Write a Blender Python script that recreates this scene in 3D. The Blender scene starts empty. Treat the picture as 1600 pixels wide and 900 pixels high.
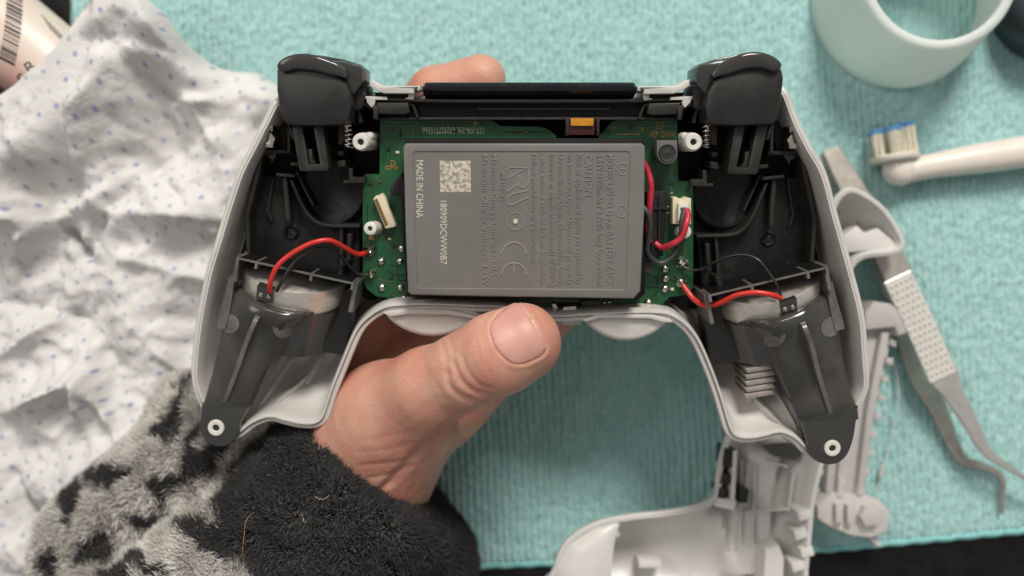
import bpy, bmesh, math, random
import numpy as np
from mathutils import Vector, Matrix
from mathutils.geometry import delaunay_2d_cdt

# ------------------------------------------------------------------ camera, light, exposure
# Shapes below are written in centimetres (table top at z = 0) and scaled to metres at the end.
random.seed(5); rng = np.random.default_rng(11)
scene = bpy.context.scene
col = scene.collection
CAM_H = 28.0            # cm, the phone above the table
FPX = 1452.0            # focal length in pixels of the 1600 px wide photograph

cam_d = bpy.data.cameras.new('camera'); cam = bpy.data.objects.new('camera', cam_d); col.objects.link(cam)
cam_d.sensor_width = 36.0; cam_d.lens = FPX / 1600 * 36.0
cam_d.clip_start = 0.01; cam_d.clip_end = 20.0
cam.location = (0, 0, CAM_H * 0.01)
cam_d.dof.use_dof = True; cam_d.dof.focus_distance = 0.2165; cam_d.dof.aperture_fstop = 7.0
scene.camera = cam

world = bpy.data.worlds.new('World'); scene.world = world; world.use_nodes = True
wbg = world.node_tree.nodes['Background']
wbg.inputs[0].default_value = (1.0, 0.965, 0.92, 1); wbg.inputs[1].default_value = 0.32

def area_light(name, loc, target, size, watts, colr):
    d = bpy.data.lights.new(name, 'AREA'); d.shape = 'DISK'; d.size = size; d.energy = watts; d.color = colr
    o = bpy.data.objects.new(name, d); col.objects.link(o)
    o.location = loc
    o.rotation_euler = (Vector(target) - Vector(loc)).to_track_quat('-Z', 'Y').to_euler()
    return o
area_light('ceiling_lamp', (0.26, 1.02, 1.08), (0, 0, 0.04), 0.44, 23.5, (1.0, 0.945, 0.87))
area_light('fill_light', (-0.9, 0.5, 1.3), (0, 0, 0.04), 0.7, 6.5, (1.0, 0.945, 0.875))  # added fill from the left, no known lamp stands there

scene.view_settings.view_transform = 'Standard'; scene.view_settings.look = 'None'
scene.view_settings.exposure = -0.12; scene.view_settings.gamma = 1.0
scene.view_settings.use_curve_mapping = False
scene.cycles.use_denoising = True
scene.cycles.max_bounces = 8

# ------------------------------------------------------------------ helpers
class Frame:
    """a flat frame in the place: pixel of the photograph + height above the frame's plane -> local point"""
    def __init__(s, O, R=None):
        s.O = Vector(O); s.R = R or Matrix.Identity(3); s.n = s.R @ Vector((0, 0, 1)); s.Ri = s.R.transposed()
    def at(s, p, w=0.0):
        C = Vector((0, 0, CAM_H)); d = Vector(((p[0] - 800) / FPX, (450 - p[1]) / FPX, -1.0))
        t = (w - (C - s.O).dot(s.n)) / d.dot(s.n)
        return s.Ri @ (C + d * t - s.O)
TAB = Frame((0, 0, 0))
def W(px, py, z): return TAB.at((px, py), z)

OFF = {}
def link(o, parent=None):
    col.objects.link(o)
    if parent is not None: o.parent = parent
    return o
def tag(o, label, cat, group=None, kind=None):
    if label: o['label'] = label
    if cat: o['category'] = cat
    if group: o['group'] = group
    if kind: o['kind'] = kind
    return o
def empty(name, loc, R=None):
    o = bpy.data.objects.new(name, None); o.empty_display_size = 0.01
    o.location = loc
    if R is not None: o.rotation_euler = R.to_euler()
    link(o); OFF[o.name] = Vector((0, 0, 0)) if R is not None else Vector(loc)
    return o
def mesh_obj(name, verts, faces, mat, parent=None, smooth=False, sharp=None):
    v = np.asarray([tuple(p) for p in verts] if not isinstance(verts, np.ndarray) else verts, dtype=np.float64)
    if parent is None:
        off = np.array([(v[:, 0].min() + v[:, 0].max()) / 2, (v[:, 1].min() + v[:, 1].max()) / 2, v[:, 2].min()])
    else:
        off = np.array(OFF[parent.name])
    v = v - off
    me = bpy.data.meshes.new(name)
    if isinstance(faces, np.ndarray):
        k = faces.shape[1]; nf = len(faces)
        me.vertices.add(len(v)); me.vertices.foreach_set('co', v.astype(np.float32).ravel())
        me.loops.add(nf * k); me.loops.foreach_set('vertex_index', faces.astype(np.int32).ravel())
        me.polygons.add(nf); me.polygons.foreach_set('loop_start', np.arange(0, nf * k, k, dtype=np.int32))
        me.update(calc_edges=True); me.validate()
    else:
        me.from_pydata([tuple(p) for p in v], [], faces); me.update()
    if mat: me.materials.append(mat)
    o = bpy.data.objects.new(name, me)
    if smooth and len(me.polygons):
        me.polygons.foreach_set('use_smooth', [True] * len(me.polygons))
        if sharp is not None: me.set_sharp_from_angle(angle=math.radians(sharp))
    if parent is None: o.location = off
    link(o, parent)
    OFF[o.name] = Vector(off)
    return o
def recalc(o):
    bm = bmesh.new(); bm.from_mesh(o.data); bmesh.ops.recalc_face_normals(bm, faces=bm.faces[:]); bm.to_mesh(o.data); bm.free()
    return o

class MB:
    def __init__(s): s.v = []; s.f = []
    def add(s, vs, fs):
        b = len(s.v); s.v += [tuple(p) for p in vs]; s.f += [tuple(i + b for i in f) for f in fs]; return s
    def build(s, name, mat, parent=None, smooth=False, sharp=35):
        return recalc(mesh_obj(name, s.v, s.f, mat, parent, smooth, sharp))

def area2(p): return sum(p[i - 1][0] * p[i][1] - p[i][0] * p[i - 1][1] for i in range(len(p)))
def inset(poly, d):
    """poly: CCW list of (u,v); positive d moves inward"""
    n = len(poly); out = []
    for i in range(n):
        a, b, c = Vector(poly[i - 1][:2]), Vector(poly[i][:2]), Vector(poly[(i + 1) % n][:2])
        e1 = (b - a); e2 = (c - b)
        if e1.length < 1e-9 or e2.length < 1e-9: out.append(tuple(b)); continue
        e1.normalize(); e2.normalize()
        n1 = Vector((-e1.y, e1.x)); n2 = Vector((-e2.y, e2.x)); m = n1 + n2
        if m.length < 1e-6: m = n1.copy()
        m.normalize(); k = d / max(0.45, m.dot(n1))
        out.append(tuple(b + m * k))
    return out
def prism(poly, w1, w0, bev=0.0, segs=2):
    """poly (u,v) -> closed solid from w0 up to w1 with a rounded upper edge"""
    p = [tuple(q[:2]) for q in poly]
    if area2(p) < 0: p = p[::-1]
    n = len(p); rings = [[(x, y, w0) for x, y in p]]
    if bev > 0:
        for k in range(segs + 1):
            a = k / segs * math.pi / 2
            q = inset(p, bev * (1 - math.cos(a)))
            rings.append([(x, y, w1 - bev + bev * math.sin(a)) for x, y in q])
    else: rings.append([(x, y, w1) for x, y in p])
    vs = [q for r in rings for q in r]; fs = [tuple(range(n))[::-1]]
    for r in range(len(rings) - 1):
        for i in range(n):
            j = (i + 1) % n; fs.append((r * n + i, r * n + j, (r + 1) * n + j, (r + 1) * n + i))
    fs.append(tuple((len(rings) - 1) * n + i for i in range(n)))
    return vs, fs
def pxprism(F, pts, w1, w0, bev=0.0, segs=2):
    return prism([tuple(F.at(p, w1))[:2] for p in pts], w1, w0, bev, segs)
def resample(pts, n, closed=False):
    P = [np.array(p, float) for p in pts]
    if closed: P = P + [P[0]]
    L = [0]
    for a, b in zip(P, P[1:]): L.append(L[-1] + np.linalg.norm(b - a))
    out = []
    for k in range(n):
        t = L[-1] * k / (n if closed else n - 1); i = min(max(np.searchsorted(L, t) - 1, 0), len(P) - 2)
        f = (t - L[i]) / max(L[i + 1] - L[i], 1e-9); out.append(P[i] * (1 - f) + P[i + 1] * f)
    return out
def spline(pts, per=8, closed=False):
    """Catmull-Rom through the points"""
    P = [np.array(p, float) for p in pts]; n = len(P); out = []
    m = n if closed else n - 1
    for i in range(m):
        if closed: a, b, c, d = P[i - 1], P[i], P[(i + 1) % n], P[(i + 2) % n]
        else: a, b, c, d = P[max(i - 1, 0)], P[i], P[i + 1], P[min(i + 2, n - 1)]
        for k in range(per):
            t = k / per
            out.append(0.5 * ((2 * b) + (c - a) * t + (2 * a - 5 * b + 4 * c - d) * t * t + (3 * b - a - 3 * c + d) * t ** 3))
    if not closed: out.append(P[-1])
    return out
def tube(path, r, seg=10, caps=True):
    """path: 3d points, r: radius or list of radii or (ra, rb, upvector) for an oval section"""
    P = [Vector(tuple(p)) for p in path]; n = len(P); vs = []; fs = []
    up = Vector((0.13, 0.21, 0.97)); prev = None
    for i in range(n):
        t = (P[min(i + 1, n - 1)] - P[max(i - 1, 0)]).normalized()
        if prev is None: x = t.cross(up); x = x.normalized() if x.length > 1e-4 else t.orthogonal().normalized()
        else: x = (prev - t * prev.dot(t)).normalized()
        prev = x; y = t.cross(x)
        rr = r[i] if isinstance(r, (list, tuple, np.ndarray)) else r
        ra, rb = rr if isinstance(rr, tuple) else (rr, rr)
        for k in range(seg):
            a = 2 * math.pi * k / seg; vs.append(P[i] + x * (ra * math.cos(a)) + y * (rb * math.sin(a)))
    for i in range(n - 1):
        for k in range(seg):
            l = (k + 1) % seg; fs.append((i * seg + k, i * seg + l, (i + 1) * seg + l, (i + 1) * seg + k))
    if caps:
        fs.append(tuple(range(seg))[::-1]); fs.append(tuple((n - 1) * seg + k for k in range(seg)))
    return vs, fs
def lathe(profile, org, axis=(0, 0, 1), seg=32, xdir=None, closed=False, a0=0, a1=2 * math.pi):
    """profile: (radius, height) pairs"""
    org = Vector(org); ax = Vector(axis).normalized(); x = Vector(xdir) if xdir else ax.orthogonal(); x = (x - ax * x.dot(ax)).normalized(); y = ax.cross(x)
    full = abs(a1 - a0 - 2 * math.pi) < 1e-6; vs = []; fs = []; n = len(profile); m = seg if full else seg + 1
    for k in range(m):
        a = a0 + (a1 - a0) * k / seg; d = x * math.cos(a) + y * math.sin(a)
        for (r, h) in profile: vs.append(org + d * r + ax * h)
    for k in range(seg):
        l = (k + 1) % m if full else k + 1
        for i in range(n - 1 if not closed else n):
            j = (i + 1) % n; fs.append((k * n + i, l * n + i, l * n + j, k * n + j))
    if not closed:
        if profile[0][0] > 1e-6: fs.append(tuple(k * n for k in range(m))[::-1])
        if profile[-1][0] > 1e-6: fs.append(tuple(k * n + n - 1 for k in range(m)))
    return vs, fs
def bar(path, width, w1, w0):
    """a rib of rectangular section along a (u,v) polyline"""
    P = [Vector(tuple(p)[:2]) for p in path]; n = len(P); l = []; r = []
    for i in range(n):
        if i == 0: t = P[1] - P[0]
        elif i == n - 1: t = P[-1] - P[-2]
        else: t = (P[i + 1] - P[i]).normalized() + (P[i] - P[i - 1]).normalized()
        t.normalize(); nn = Vector((-t.y, t.x)) * (width / 2); l.append(P[i] + nn); r.append(P[i] - nn)
    return prism([tuple(q) for q in l] + [tuple(q) for q in r[::-1]], w1, w0, min(0.025, width * .2), 1)
def strip_sheet(fn, nu, nv):
    """grid of fn(s,t) -> point, s and t in 0..1"""
    vs = [fn(i / nu, j / nv) for j in range(nv + 1) for i in range(nu + 1)]
    fs = [(j * (nu + 1) + i, j * (nu + 1) + i + 1, (j + 1) * (nu + 1) + i + 1, (j + 1) * (nu + 1) + i) for j in range(nv) for i in range(nu)]
    return vs, fs
def thick_sheet(fn, nu, nv, th):
    """closed sheet: fn(s,t) upper side, th cm thick downwards"""
    vs, fs = strip_sheet(fn, nu, nv); n = len(vs); vs = [Vector(tuple(p)) for p in vs]
    vs2 = vs + [p - Vector((0, 0, th)) for p in vs]; f2 = fs + [tuple(i + n for i in f[::-1]) for f in fs]
    m = nu + 1; edge = [i for i in range(m)] + [j * m + nu for j in range(1, nv + 1)] + [nv * m + i for i in range(nu - 1, -1, -1)] + [j * m for j in range(nv - 1, 0, -1)]
    for a, b in zip(edge, edge[1:] + edge[:1]): f2.append((a, b, b + n, a + n))
    return vs2, f2
def in_poly(x, y, poly):
    c = np.zeros(x.shape, bool); n = len(poly)
    for i in range(n):
        x0, y0 = poly[i - 1][:2]; x1, y1 = poly[i][:2]
        with np.errstate(divide='ignore', invalid='ignore'):
            c ^= ((y0 > y) != (y1 > y)) & (x < (x1 - x0) * (y - y0) / (y1 - y0 + 1e-15) + x0)
    return c
def seg_dist(x, y, a, b):
    ax, ay = a[:2]; bx, by = b[:2]; dx, dy = bx - ax, by - ay
    t = np.clip(((x - ax) * dx + (y - ay) * dy) / (dx * dx + dy * dy + 1e-12), 0, 1)
    return np.hypot(x - ax - t * dx, y - ay - t * dy), t
def poly_dist(x, y, poly, closed=True):
    d = np.full(np.shape(x), 1e9); n = len(poly)
    for i in range(n if closed else n - 1): d = np.minimum(d, seg_dist(x, y, poly[i], poly[(i + 1) % n])[0])
    return d
def patch(poly, step, jitter=0.25):
    """triangulated patch of points inside a polygon (u,v); returns points and faces"""
    P = [tuple(q[:2]) for q in poly]
    if area2(P) < 0: P = P[::-1]
    xs = np.array([p[0] for p in P]); ys = np.array([p[1] for p in P])
    gx, gy = np.meshgrid(np.arange(xs.min(), xs.max(), step), np.arange(ys.min(), ys.max(), step))
    gx = gx + rng.uniform(-jitter, jitter, gx.shape) * step; gy = gy + rng.uniform(-jitter, jitter, gy.shape) * step
    gx = gx.ravel(); gy = gy.ravel()
    k = in_poly(gx, gy, P) & (poly_dist(gx, gy, P) > step * .45); n = len(P)
    pts = [Vector(p) for p in P] + [Vector((a, b)) for a, b in zip(gx[k], gy[k])]
    v, e, f, *_ = delaunay_2d_cdt(pts, [], [list(range(n))], 1, 1e-6)
    cc = np.array([np.mean([tuple(v[i]) for i in q], axis=0) for q in f]); keep = in_poly(cc[:, 0], cc[:, 1], P); f = [q for q, k_ in zip(f, keep) if k_]
    return np.array([tuple(q) for q in v]), [tuple(q) for q in f], n

# value / gradient noise in numpy
_perm = rng.permutation(512).astype(np.int64); _perm = np.concatenate([_perm, _perm])
_g = rng.normal(size=(512, 3)); _g /= np.linalg.norm(_g, axis=1)[:, None]
def noise3(x, y, z=0.0):
    x, y, z = np.broadcast_arrays(np.asarray(x, float), np.asarray(y, float), np.asarray(z, float))
    xi, yi, zi = np.floor(x).astype(np.int64), np.floor(y).astype(np.int64), np.floor(z).astype(np.int64)
    xf, yf, zf = x - xi, y - yi, z - zi
    fu, fv, fw = [t * t * t * (t * (t * 6 - 15) + 10) for t in (xf, yf, zf)]
    def g(i, j, k):
        h = _perm[_perm[_perm[(xi + i) & 511] + ((yi + j) & 511) & 1023] + ((zi + k) & 511) & 1023] & 511
        G = _g[h]; return G[..., 0] * (xf - i) + G[..., 1] * (yf - j) + G[..., 2] * (zf - k)
    def L(a, b, t): return a + (b - a) * t
    return L(L(L(g(0, 0, 0), g(1, 0, 0), fu), L(g(0, 1, 0), g(1, 1, 0), fu), fv),
             L(L(g(0, 0, 1), g(1, 0, 1), fu), L(g(0, 1, 1), g(1, 1, 1), fu), fv), fw)
def fbm(x, y, z=0.0, o=4):
    s = 0; a = 1
    for k in range(o): s = s + a * noise3(np.asarray(x) * 2 ** k + 7.3 * k, np.asarray(y) * 2 ** k - 3.1 * k, np.asarray(z) * 2 ** k + 1.7 * k); a *= .5
    return s
def sstep(a, b, x):
    t = np.clip((x - a) / (b - a), 0, 1); return t * t * (3 - 2 * t)

# signed distance fields -> mesh (surface nets)
def cone(p, a, b, ra, rb):
    a = np.array(tuple(a)); b = np.array(tuple(b)); ab = b - a
    t = np.clip(((p - a) @ ab) / (ab @ ab), 0, 1)
    return np.linalg.norm(p - a - t[..., None] * ab, axis=-1) - (ra + (rb - ra) * t)
def smin(a, b, k):
    h = np.clip(.5 + .5 * (b - a) / k, 0, 1); return b + (a - b) * h - k * h * (1 - h)
def surface_nets(fn, lo, hi, step):
    ax = [np.arange(l, h + step, step) for l, h in zip(lo, hi)]
    X = np.stack(np.meshgrid(*ax, indexing='ij'), -1)
    V = fn(X.reshape(-1, 3)).reshape(X.shape[:3]); nx, ny, nz = V.shape; S = V < 0
    cs = [(i, j, k) for i in (0, 1) for j in (0, 1) for k in (0, 1)]
    def sub(A, c): return A[c[0]:nx - 1 + c[0], c[1]:ny - 1 + c[1], c[2]:nz - 1 + c[2]]
    cnt = np.zeros((nx - 1, ny - 1, nz - 1)); acc = np.zeros((nx - 1, ny - 1, nz - 1, 3))
    for c in cs:
        for d in range(3):
            if c[d]: continue
            e = list(c); e[d] = 1
            va, vb = sub(V, c), sub(V, e); m = (va < 0) != (vb < 0)
            t = np.where(m, va / np.where(m, va - vb, 1), 0)
            pos = np.zeros(acc.shape)
            for q in range(3): pos[..., q] = c[q]
            pos[..., d] = t; acc += pos * m[..., None]; cnt += m
    act = cnt > 0; idx = -np.ones(cnt.shape, np.int64); idx[act] = np.arange(act.sum())
    ijk = np.argwhere(act); P = (ijk + acc[act] / cnt[act][:, None]) * step + np.array(lo)
    F = []
    for d in range(3):
        a, b = [q for q in range(3) if q != d]
        sl0 = [slice(None)] * 3; sl1 = [slice(None)] * 3; sl0[d] = slice(0, -1); sl1[d] = slice(1, None)
        m = S[tuple(sl0)] != S[tuple(sl1)]; flip = S[tuple(sl0)]
        I = np.argwhere(m); I = I[(I[:, a] > 0) & (I[:, b] > 0) & (I[:, a] < V.shape[a] - 1) & (I[:, b] < V.shape[b] - 1)]
        if not len(I): continue
        fl = flip[tuple(I.T)]
        def at(da, db):
            J = I.copy(); J[:, a] -= da; J[:, b] -= db; return idx[tuple(J.T)]
        q = np.stack([at(1, 1), at(0, 1), at(0, 0), at(1, 0)], 1)
        if d == 1: fl = ~fl
        q[~fl] = q[~fl][:, ::-1]; F.append(q)
    F = np.concatenate(F); return P, F[(F >= 0).all(1)]

# ------------------------------------------------------------------ materials
class NT:
    def __init__(s, name):
        s.m = bpy.data.materials.new(name); s.m.use_nodes = True; s.t = s.m.node_tree
        s.b = s.t.nodes['Principled BSDF']; s.o = s.t.nodes['Material Output']
        tc = s.t.nodes.new('ShaderNodeTexCoord'); sc = s.t.nodes.new('ShaderNodeVectorMath'); sc.operation = 'SCALE'; sc.inputs['Scale'].default_value = 100.0
        s.t.links.new(tc.outputs['Object'], sc.inputs[0]); s.co = sc.outputs[0]; s.uv = tc.outputs['UV']
    def n(s, ty, **kw):
        x = s.t.nodes.new('ShaderNode' + ty)
        for k, v in kw.items():
            if k in ('operation', 'blend_type', 'data_type', 'feature', 'wave_type', 'bands_direction', 'interpolation_type', 'noise_dimensions', 'voronoi_dimensions', 'attribute_name', 'distance', 'wave_profile'): setattr(x, k, v)
        return x
    def lk(s, a, b): s.t.links.new(a, b)
    def val(s, sock, v):
        if isinstance(v, (int, float)): sock.default_value = v
        elif isinstance(v, (tuple, list)): sock.default_value = tuple(v) + ((1,) if len(sock.default_value) == 4 and len(v) == 3 else ())
        else: s.lk(v, sock)
    def math(s, op, a, b=0.0, c=0.0):
        x = s.n('Math', operation=op)
        for i, v in enumerate((a, b, c)): s.val(x.inputs[i], v)
        return x.outputs[0]
    def map(s, scale=(1, 1, 1), rot=(0, 0, 0), vec=None):
        x = s.n('Mapping'); s.lk(vec or s.co, x.inputs[0]); x.inputs['Scale'].default_value = scale; x.inputs['Rotation'].default_value = rot; return x.outputs[0]
    def noise(s, scale, detail=3, rough=.5, vec=None, dist=0.0, col=False):
        x = s.n('TexNoise'); s.lk(vec or s.co, x.inputs['Vector']); x.inputs['Scale'].default_value = scale; x.inputs['Detail'].default_value = detail; x.inputs['Roughness'].default_value = rough; x.inputs['Distortion'].default_value = dist
        return x.outputs['Color' if col else 'Fac']
    def voro(s, scale, feature='F1', rnd=1.0, vec=None, out='Distance'):
        x = s.n('TexVoronoi', feature=feature); s.lk(vec or s.co, x.inputs['Vector']); x.inputs['Scale'].default_value = scale; x.inputs['Randomness'].default_value = rnd; return x.outputs[out]
    def ramp(s, fac, stops, const=False):
        x = s.n('ValToRGB'); s.lk(fac, x.inputs[0]); e = x.color_ramp.elements
        if const: x.color_ramp.interpolation = 'CONSTANT'
        while len(e) < len(stops): e.new(0.5)
        for q, (p, c) in zip(e, stops): q.position = p; q.color = tuple(c) + (1,) if len(c) == 3 else c
        return x.outputs[0]
    def remap(s, v, a, b, c, d):
        x = s.n('MapRange'); s.lk(v, x.inputs[0])
        for i, q in enumerate((a, b, c, d)): x.inputs[i + 1].default_value = q
        return x.outputs[0]
    def mix(s, fac, a, b, mode='MIX'):
        x = s.n('Mix', data_type='RGBA', blend_type=mode); s.val(x.inputs[0], fac); s.val(x.inputs[6], a); s.val(x.inputs[7], b); return x.outputs[2]
    def bump(s, h, strength=.3, dist=.02, prev=None):
        x = s.n('Bump'); s.lk(h, x.inputs['Height']); x.inputs['Strength'].default_value = strength; x.inputs['Distance'].default_value = dist * .01
        if prev is not None: s.lk(prev, x.inputs['Normal'])
        s.lk(x.outputs[0], s.b.inputs['Normal']); return x.outputs[0]
    def set(s, **kw):
        for k, v in kw.items(): s.val(s.b.inputs[k.replace('_', ' ')], v)
        return s
def tint(c, k): return tuple(min(1, x * k) for x in c)

def plain(name, c, rough=.45, var=.12, scale=3.0, bump=0.0, bscale=60, metal=0.0, dust=0.0, spec=.5, scratch=0.0, coat=0.0, **kw):
    m = NT(name); f = m.noise(scale, 4, .6)
    base = m.ramp(f, [(.3, tint(c, 1 - var)), (.7, tint(c, 1 + var))])
    r = m.remap(m.noise(scale * 2.7, 4, .65), .3, .7, max(.03, rough * .82), min(1, rough * 1.18))
    if dust > 0:
        d = m.voro(9.0, rnd=1.0); size = m.noise(2.2, 2)
        spk = m.math('LESS_THAN', d, m.remap(size, .45, .75, 0.0, .16))
        base = m.mix(m.math('MULTIPLY', spk, dust), base, (.32, .30, .27))
        film = m.ramp(m.noise(1.3, 5, .7), [(.42, (0, 0, 0)), (.8, (1, 1, 1))])
        base = m.mix(m.math('MULTIPLY', film, dust * .16), base, (.30, .28, .25))
    m.set(Base_Color=base, Roughness=r, Metallic=metal)
    m.b.inputs['Specular IOR Level'].default_value = spec
    m.b.inputs['Coat Weight'].default_value = coat; m.b.inputs['Coat Roughness'].default_value = .12
    nrm = None
    if bump > 0: nrm = m.bump(m.noise(bscale, 3, .6), bump, .01)
    if scratch > 0:
        w = m.noise(7, 3, .6, vec=m.map((1, 14, 1), (0, 0, .5)))
        m.bump(w, scratch, .008, nrm)
    for k, v in kw.items(): m.b.inputs[k.replace('_', ' ')].default_value = v
    return m.m

M = {}
M['shell'] = plain('grey_shell_plastic', (.56, .545, .52), .38, .07, 1.6, .12, 90, dust=.12)
M['shell_in'] = plain('grey_shell_inside', (.44, .425, .395), .40, .07, 1.5, .10, 70)
M['back_shell'] = plain('pale_back_shell_plastic', (.63, .62, .60), .36, .05, 1.2, .08, 60)
M['black'] = plain('black_frame_plastic', (.0065, .0063, .006), .48, .22, 2.2, .25, 80, dust=.35, spec=.35)
M['rib'] = plain('dark_grey_frame_plastic', (.018, .0175, .0165), .42, .2, 3.0, .22, 80, dust=.35, spec=.4)
M['pit'] = plain('deep_black_plastic', (.004, .004, .0045), .55, .2, 2.0, spec=.25)
M['gloss'] = plain('gloss_black_plastic', (.012, .012, .013), .16, .2, 2.0, dust=.18)
M['lightbar'] = plain('light_bar_smoked_plastic', (.006, .008, .011), .10, .15, 2.0, dust=.3)
M['trigger'] = plain('trigger_matte_plastic', (.014, .0138, .0135), .38, .12, 1.6, .3, 120, dust=.22, scratch=.06)
M['trigger_lip'] = plain('trigger_polished_plastic', (.038, .037, .037), .14, .12, 2.0, dust=.15, scratch=.05)
M['bracket'] = plain('smoked_bracket_plastic', (.028, .0275, .0265), .14, .15, 1.2, .04, 6, dust=.12, scratch=.10, spec=.8, coat=.7)
M['bracket_rib'] = plain('smoked_bracket_edge', (.125, .122, .116), .24, .25, 2.4, .2, 40, dust=.3)
M['battery'] = plain('battery_grey_plastic', (.158, .153, .145), .38, .10, .9, .16, 110, dust=.2, scratch=.07)
M['battery_lit_emb'] = plain('battery_painted_catchlight', (.225, .217, .204), .36, .03, 1.5)  # same battery plastic, painted lighter for the light caught on raised edges
M['print'] = plain('pale_laser_print', (.56, .52, .43), .6, .12, 12)
M['green_edge'] = plain('board_edge_laminate', (.10, .15, .06), .5, .15, 6)
M['solder'] = plain('solder_metal', (.62, .59, .54), .24, .25, 9, .5, 22, metal=1.0)
M['pin'] = plain('darker_pin_metal', (.30, .25, .2), .4, .25, 9, metal=1.0)
M['gold'] = plain('gold_contact', (.55, .36, .10), .35, .2, 12, metal=1.0)
M['copper_print'] = plain('copper_board_print', (.42, .22, .06), .45, .15, 8, metal=.4)
M['silk'] = plain('white_board_print', (.45, .50, .38), .6, .1, 8)
M['brown'] = plain('brown_board_pad', (.085, .04, .025), .5, .15, 6)
M['kapton'] = plain('orange_polyimide_film', (.55, .23, .02), .25, .2, 5, scratch=.3)
M['flex'] = plain('dark_flex_cable', (.05, .012, .012), .35, .2, 4)
M['red_wire'] = plain('red_wire_insulation', (.55, .030, .022), .33, .1, 5)
M['crimson_wire'] = plain('crimson_wire_insulation', (.52, .028, .055), .38, .1, 5)
M['black_wire'] = plain('black_wire_insulation', (.016, .016, .017), .30, .15, 5)
M['grey_wire'] = plain('charcoal_wire_insulation', (.045, .05, .055), .42, .15, 5)
M['white'] = plain('white_post_plastic', (.66, .64, .59), .40, .04, 3, .08, 60)
M['cream'] = plain('cream_connector_plastic', (.66, .59, .43), .48, .08, 5)
M['hole'] = plain('screw_hole_dark', (.02, .02, .03), .4, .1, 5)
M['rubber'] = plain('black_rubber', (.018, .018, .02), .55, .15, 5)
M['grey_ring'] = plain('grey_socket_plastic', (.11, .11, .108), .4, .1, 5)
M['steel'] = plain('brushed_steel', (.86, .84, .80), .24, .08, 3, metal=.85, scratch=.25)
M['dull_steel'] = plain('dull_grey_steel', (.52, .48, .44), .36, .2, 1.6, metal=.75, scratch=.25)
M['knurl'] = plain('knurled_steel', (.86, .84, .79), .36, .06, 5, metal=.45)
M['knurl_dot'] = plain('knurl_dot_steel', (.55, .52, .48), .4, .06, 5, metal=.6)
M['clip'] = plain('nickel_clip', (.62, .58, .5), .3, .1, 6, metal=1.0)
M['spring'] = plain('brass_spring_wire', (.62, .59, .53), .25, .1, 6, metal=1.0)
M['brush_white'] = plain('white_brush_plastic', (.74, .68, .62), .30, .03, 2)
M['bristle'] = plain('pale_bristle', (.70, .66, .54), .5, .15, 9)
M['bristle_blue'] = plain('blue_bristle', (.10, .30, .58), .5, .15, 9)
M['teal_dark'] = plain('dark_teal_plastic', (.022, .038, .044), .40, .1, 2)
M['table'] = plain('black_table_laminate', (.006, .0057, .006), .5, .3, .7, .1, 12, dust=.2, spec=.2)
M['ink'] = plain('black_label_ink', (.035, .03, .035), .55, .15, 6)
M['rod'] = plain('ginger_hair', (.42, .20, .05), .45, .1, 5)

def mat_motor():
    m = NT('brushed_motor_can'); f = m.noise(3, 4, .7, vec=m.map((1, 9, 1)))
    stain = m.ramp(m.noise(3.2, 5, .7), [(.40, (0, 0, 0)), (.62, (1, 1, 1))])
    base = m.mix(stain, (.86, .82, .75), m.ramp(f, [(.3, (.62, .58, .52)), (.7, (.90, .86, .79))]))
    m.set(Base_Color=base, Metallic=.80, Roughness=m.remap(m.noise(2.5, 4, .7), .3, .7, .26, .44)); m.bump(f, .12, .01); return m.m
M['motor'] = mat_motor()
def mat_pcb():
    m = NT('green_circuit_board'); v = m.map((1, 1, 1))
    br = m.n('TexBrick'); m.lk(m.map((1.7, 1.7, 1), (0, 0, 0), m.co), br.inputs['Vector']); br.inputs['Scale'].default_value = 2.2; br.inputs['Mortar Size'].default_value = .02; br.inputs['Mortar Smooth'].default_value = .3
    br.offset = .37; br.squash = 1.6; br.inputs['Brick Width'].default_value = .7; br.inputs['Row Height'].default_value = .3
    tr = m.math('MULTIPLY', br.outputs['Fac'], m.ramp(m.noise(1.1, 2), [(.40, (0, 0, 0)), (.5, (1, 1, 1))]))
    base = m.ramp(m.noise(1.4, 3), [(.35, (.008, .062, .022)), (.65, (.014, .095, .034))])
    base = m.mix(m.math('MULTIPLY', tr, .65), base, (.006, .030, .014))
    via = m.math('LESS_THAN', m.voro(3.2), .07)
    base = m.mix(m.math('MULTIPLY', via, .7), base, (.008, .022, .014))
    m.set(Base_Color=base, Roughness=m.remap(m.noise(8, 3), .3, .7, .26, .40)); m.bump(tr, .2, .01); return m.m
M['pcb'] = mat_pcb()
def mat_skin():
    m = NT('skin'); big = m.noise(.55, 3, .55); mid = m.noise(2.6, 4, .6)
    c = m.ramp(big, [(.34, (.55, .235, .175)), (.50, (.605, .315, .23)), (.66, (.645, .385, .28))])
    c = m.mix(m.remap(mid, .4, .75, 0, .42), c, (.55, .21, .16))
    lines = m.voro(9.0, feature='DISTANCE_TO_EDGE', vec=m.map((1.0, 1.9, 1.0), (0, 0, -.45)))
    fine = m.ramp(lines, [(0, (0, 0, 0)), (.12, (1, 1, 1))])
    c = m.mix(m.math('MULTIPLY', m.math('SUBTRACT', 1.0, fine), .10), c, (.30, .12, .08))
    m.set(Base_Color=c, Roughness=m.remap(mid, .3, .7, .38, .54), Subsurface_Weight=.18)
    m.b.inputs['Subsurface Radius'].default_value = (.004, .0014, .0008); m.b.inputs['Subsurface Scale'].default_value = .5
    a = m.bump(fine, .32, .018); m.bump(m.noise(28, 3, .6), .16, .014, a); return m.m
M['skin'] = mat_skin()
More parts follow.
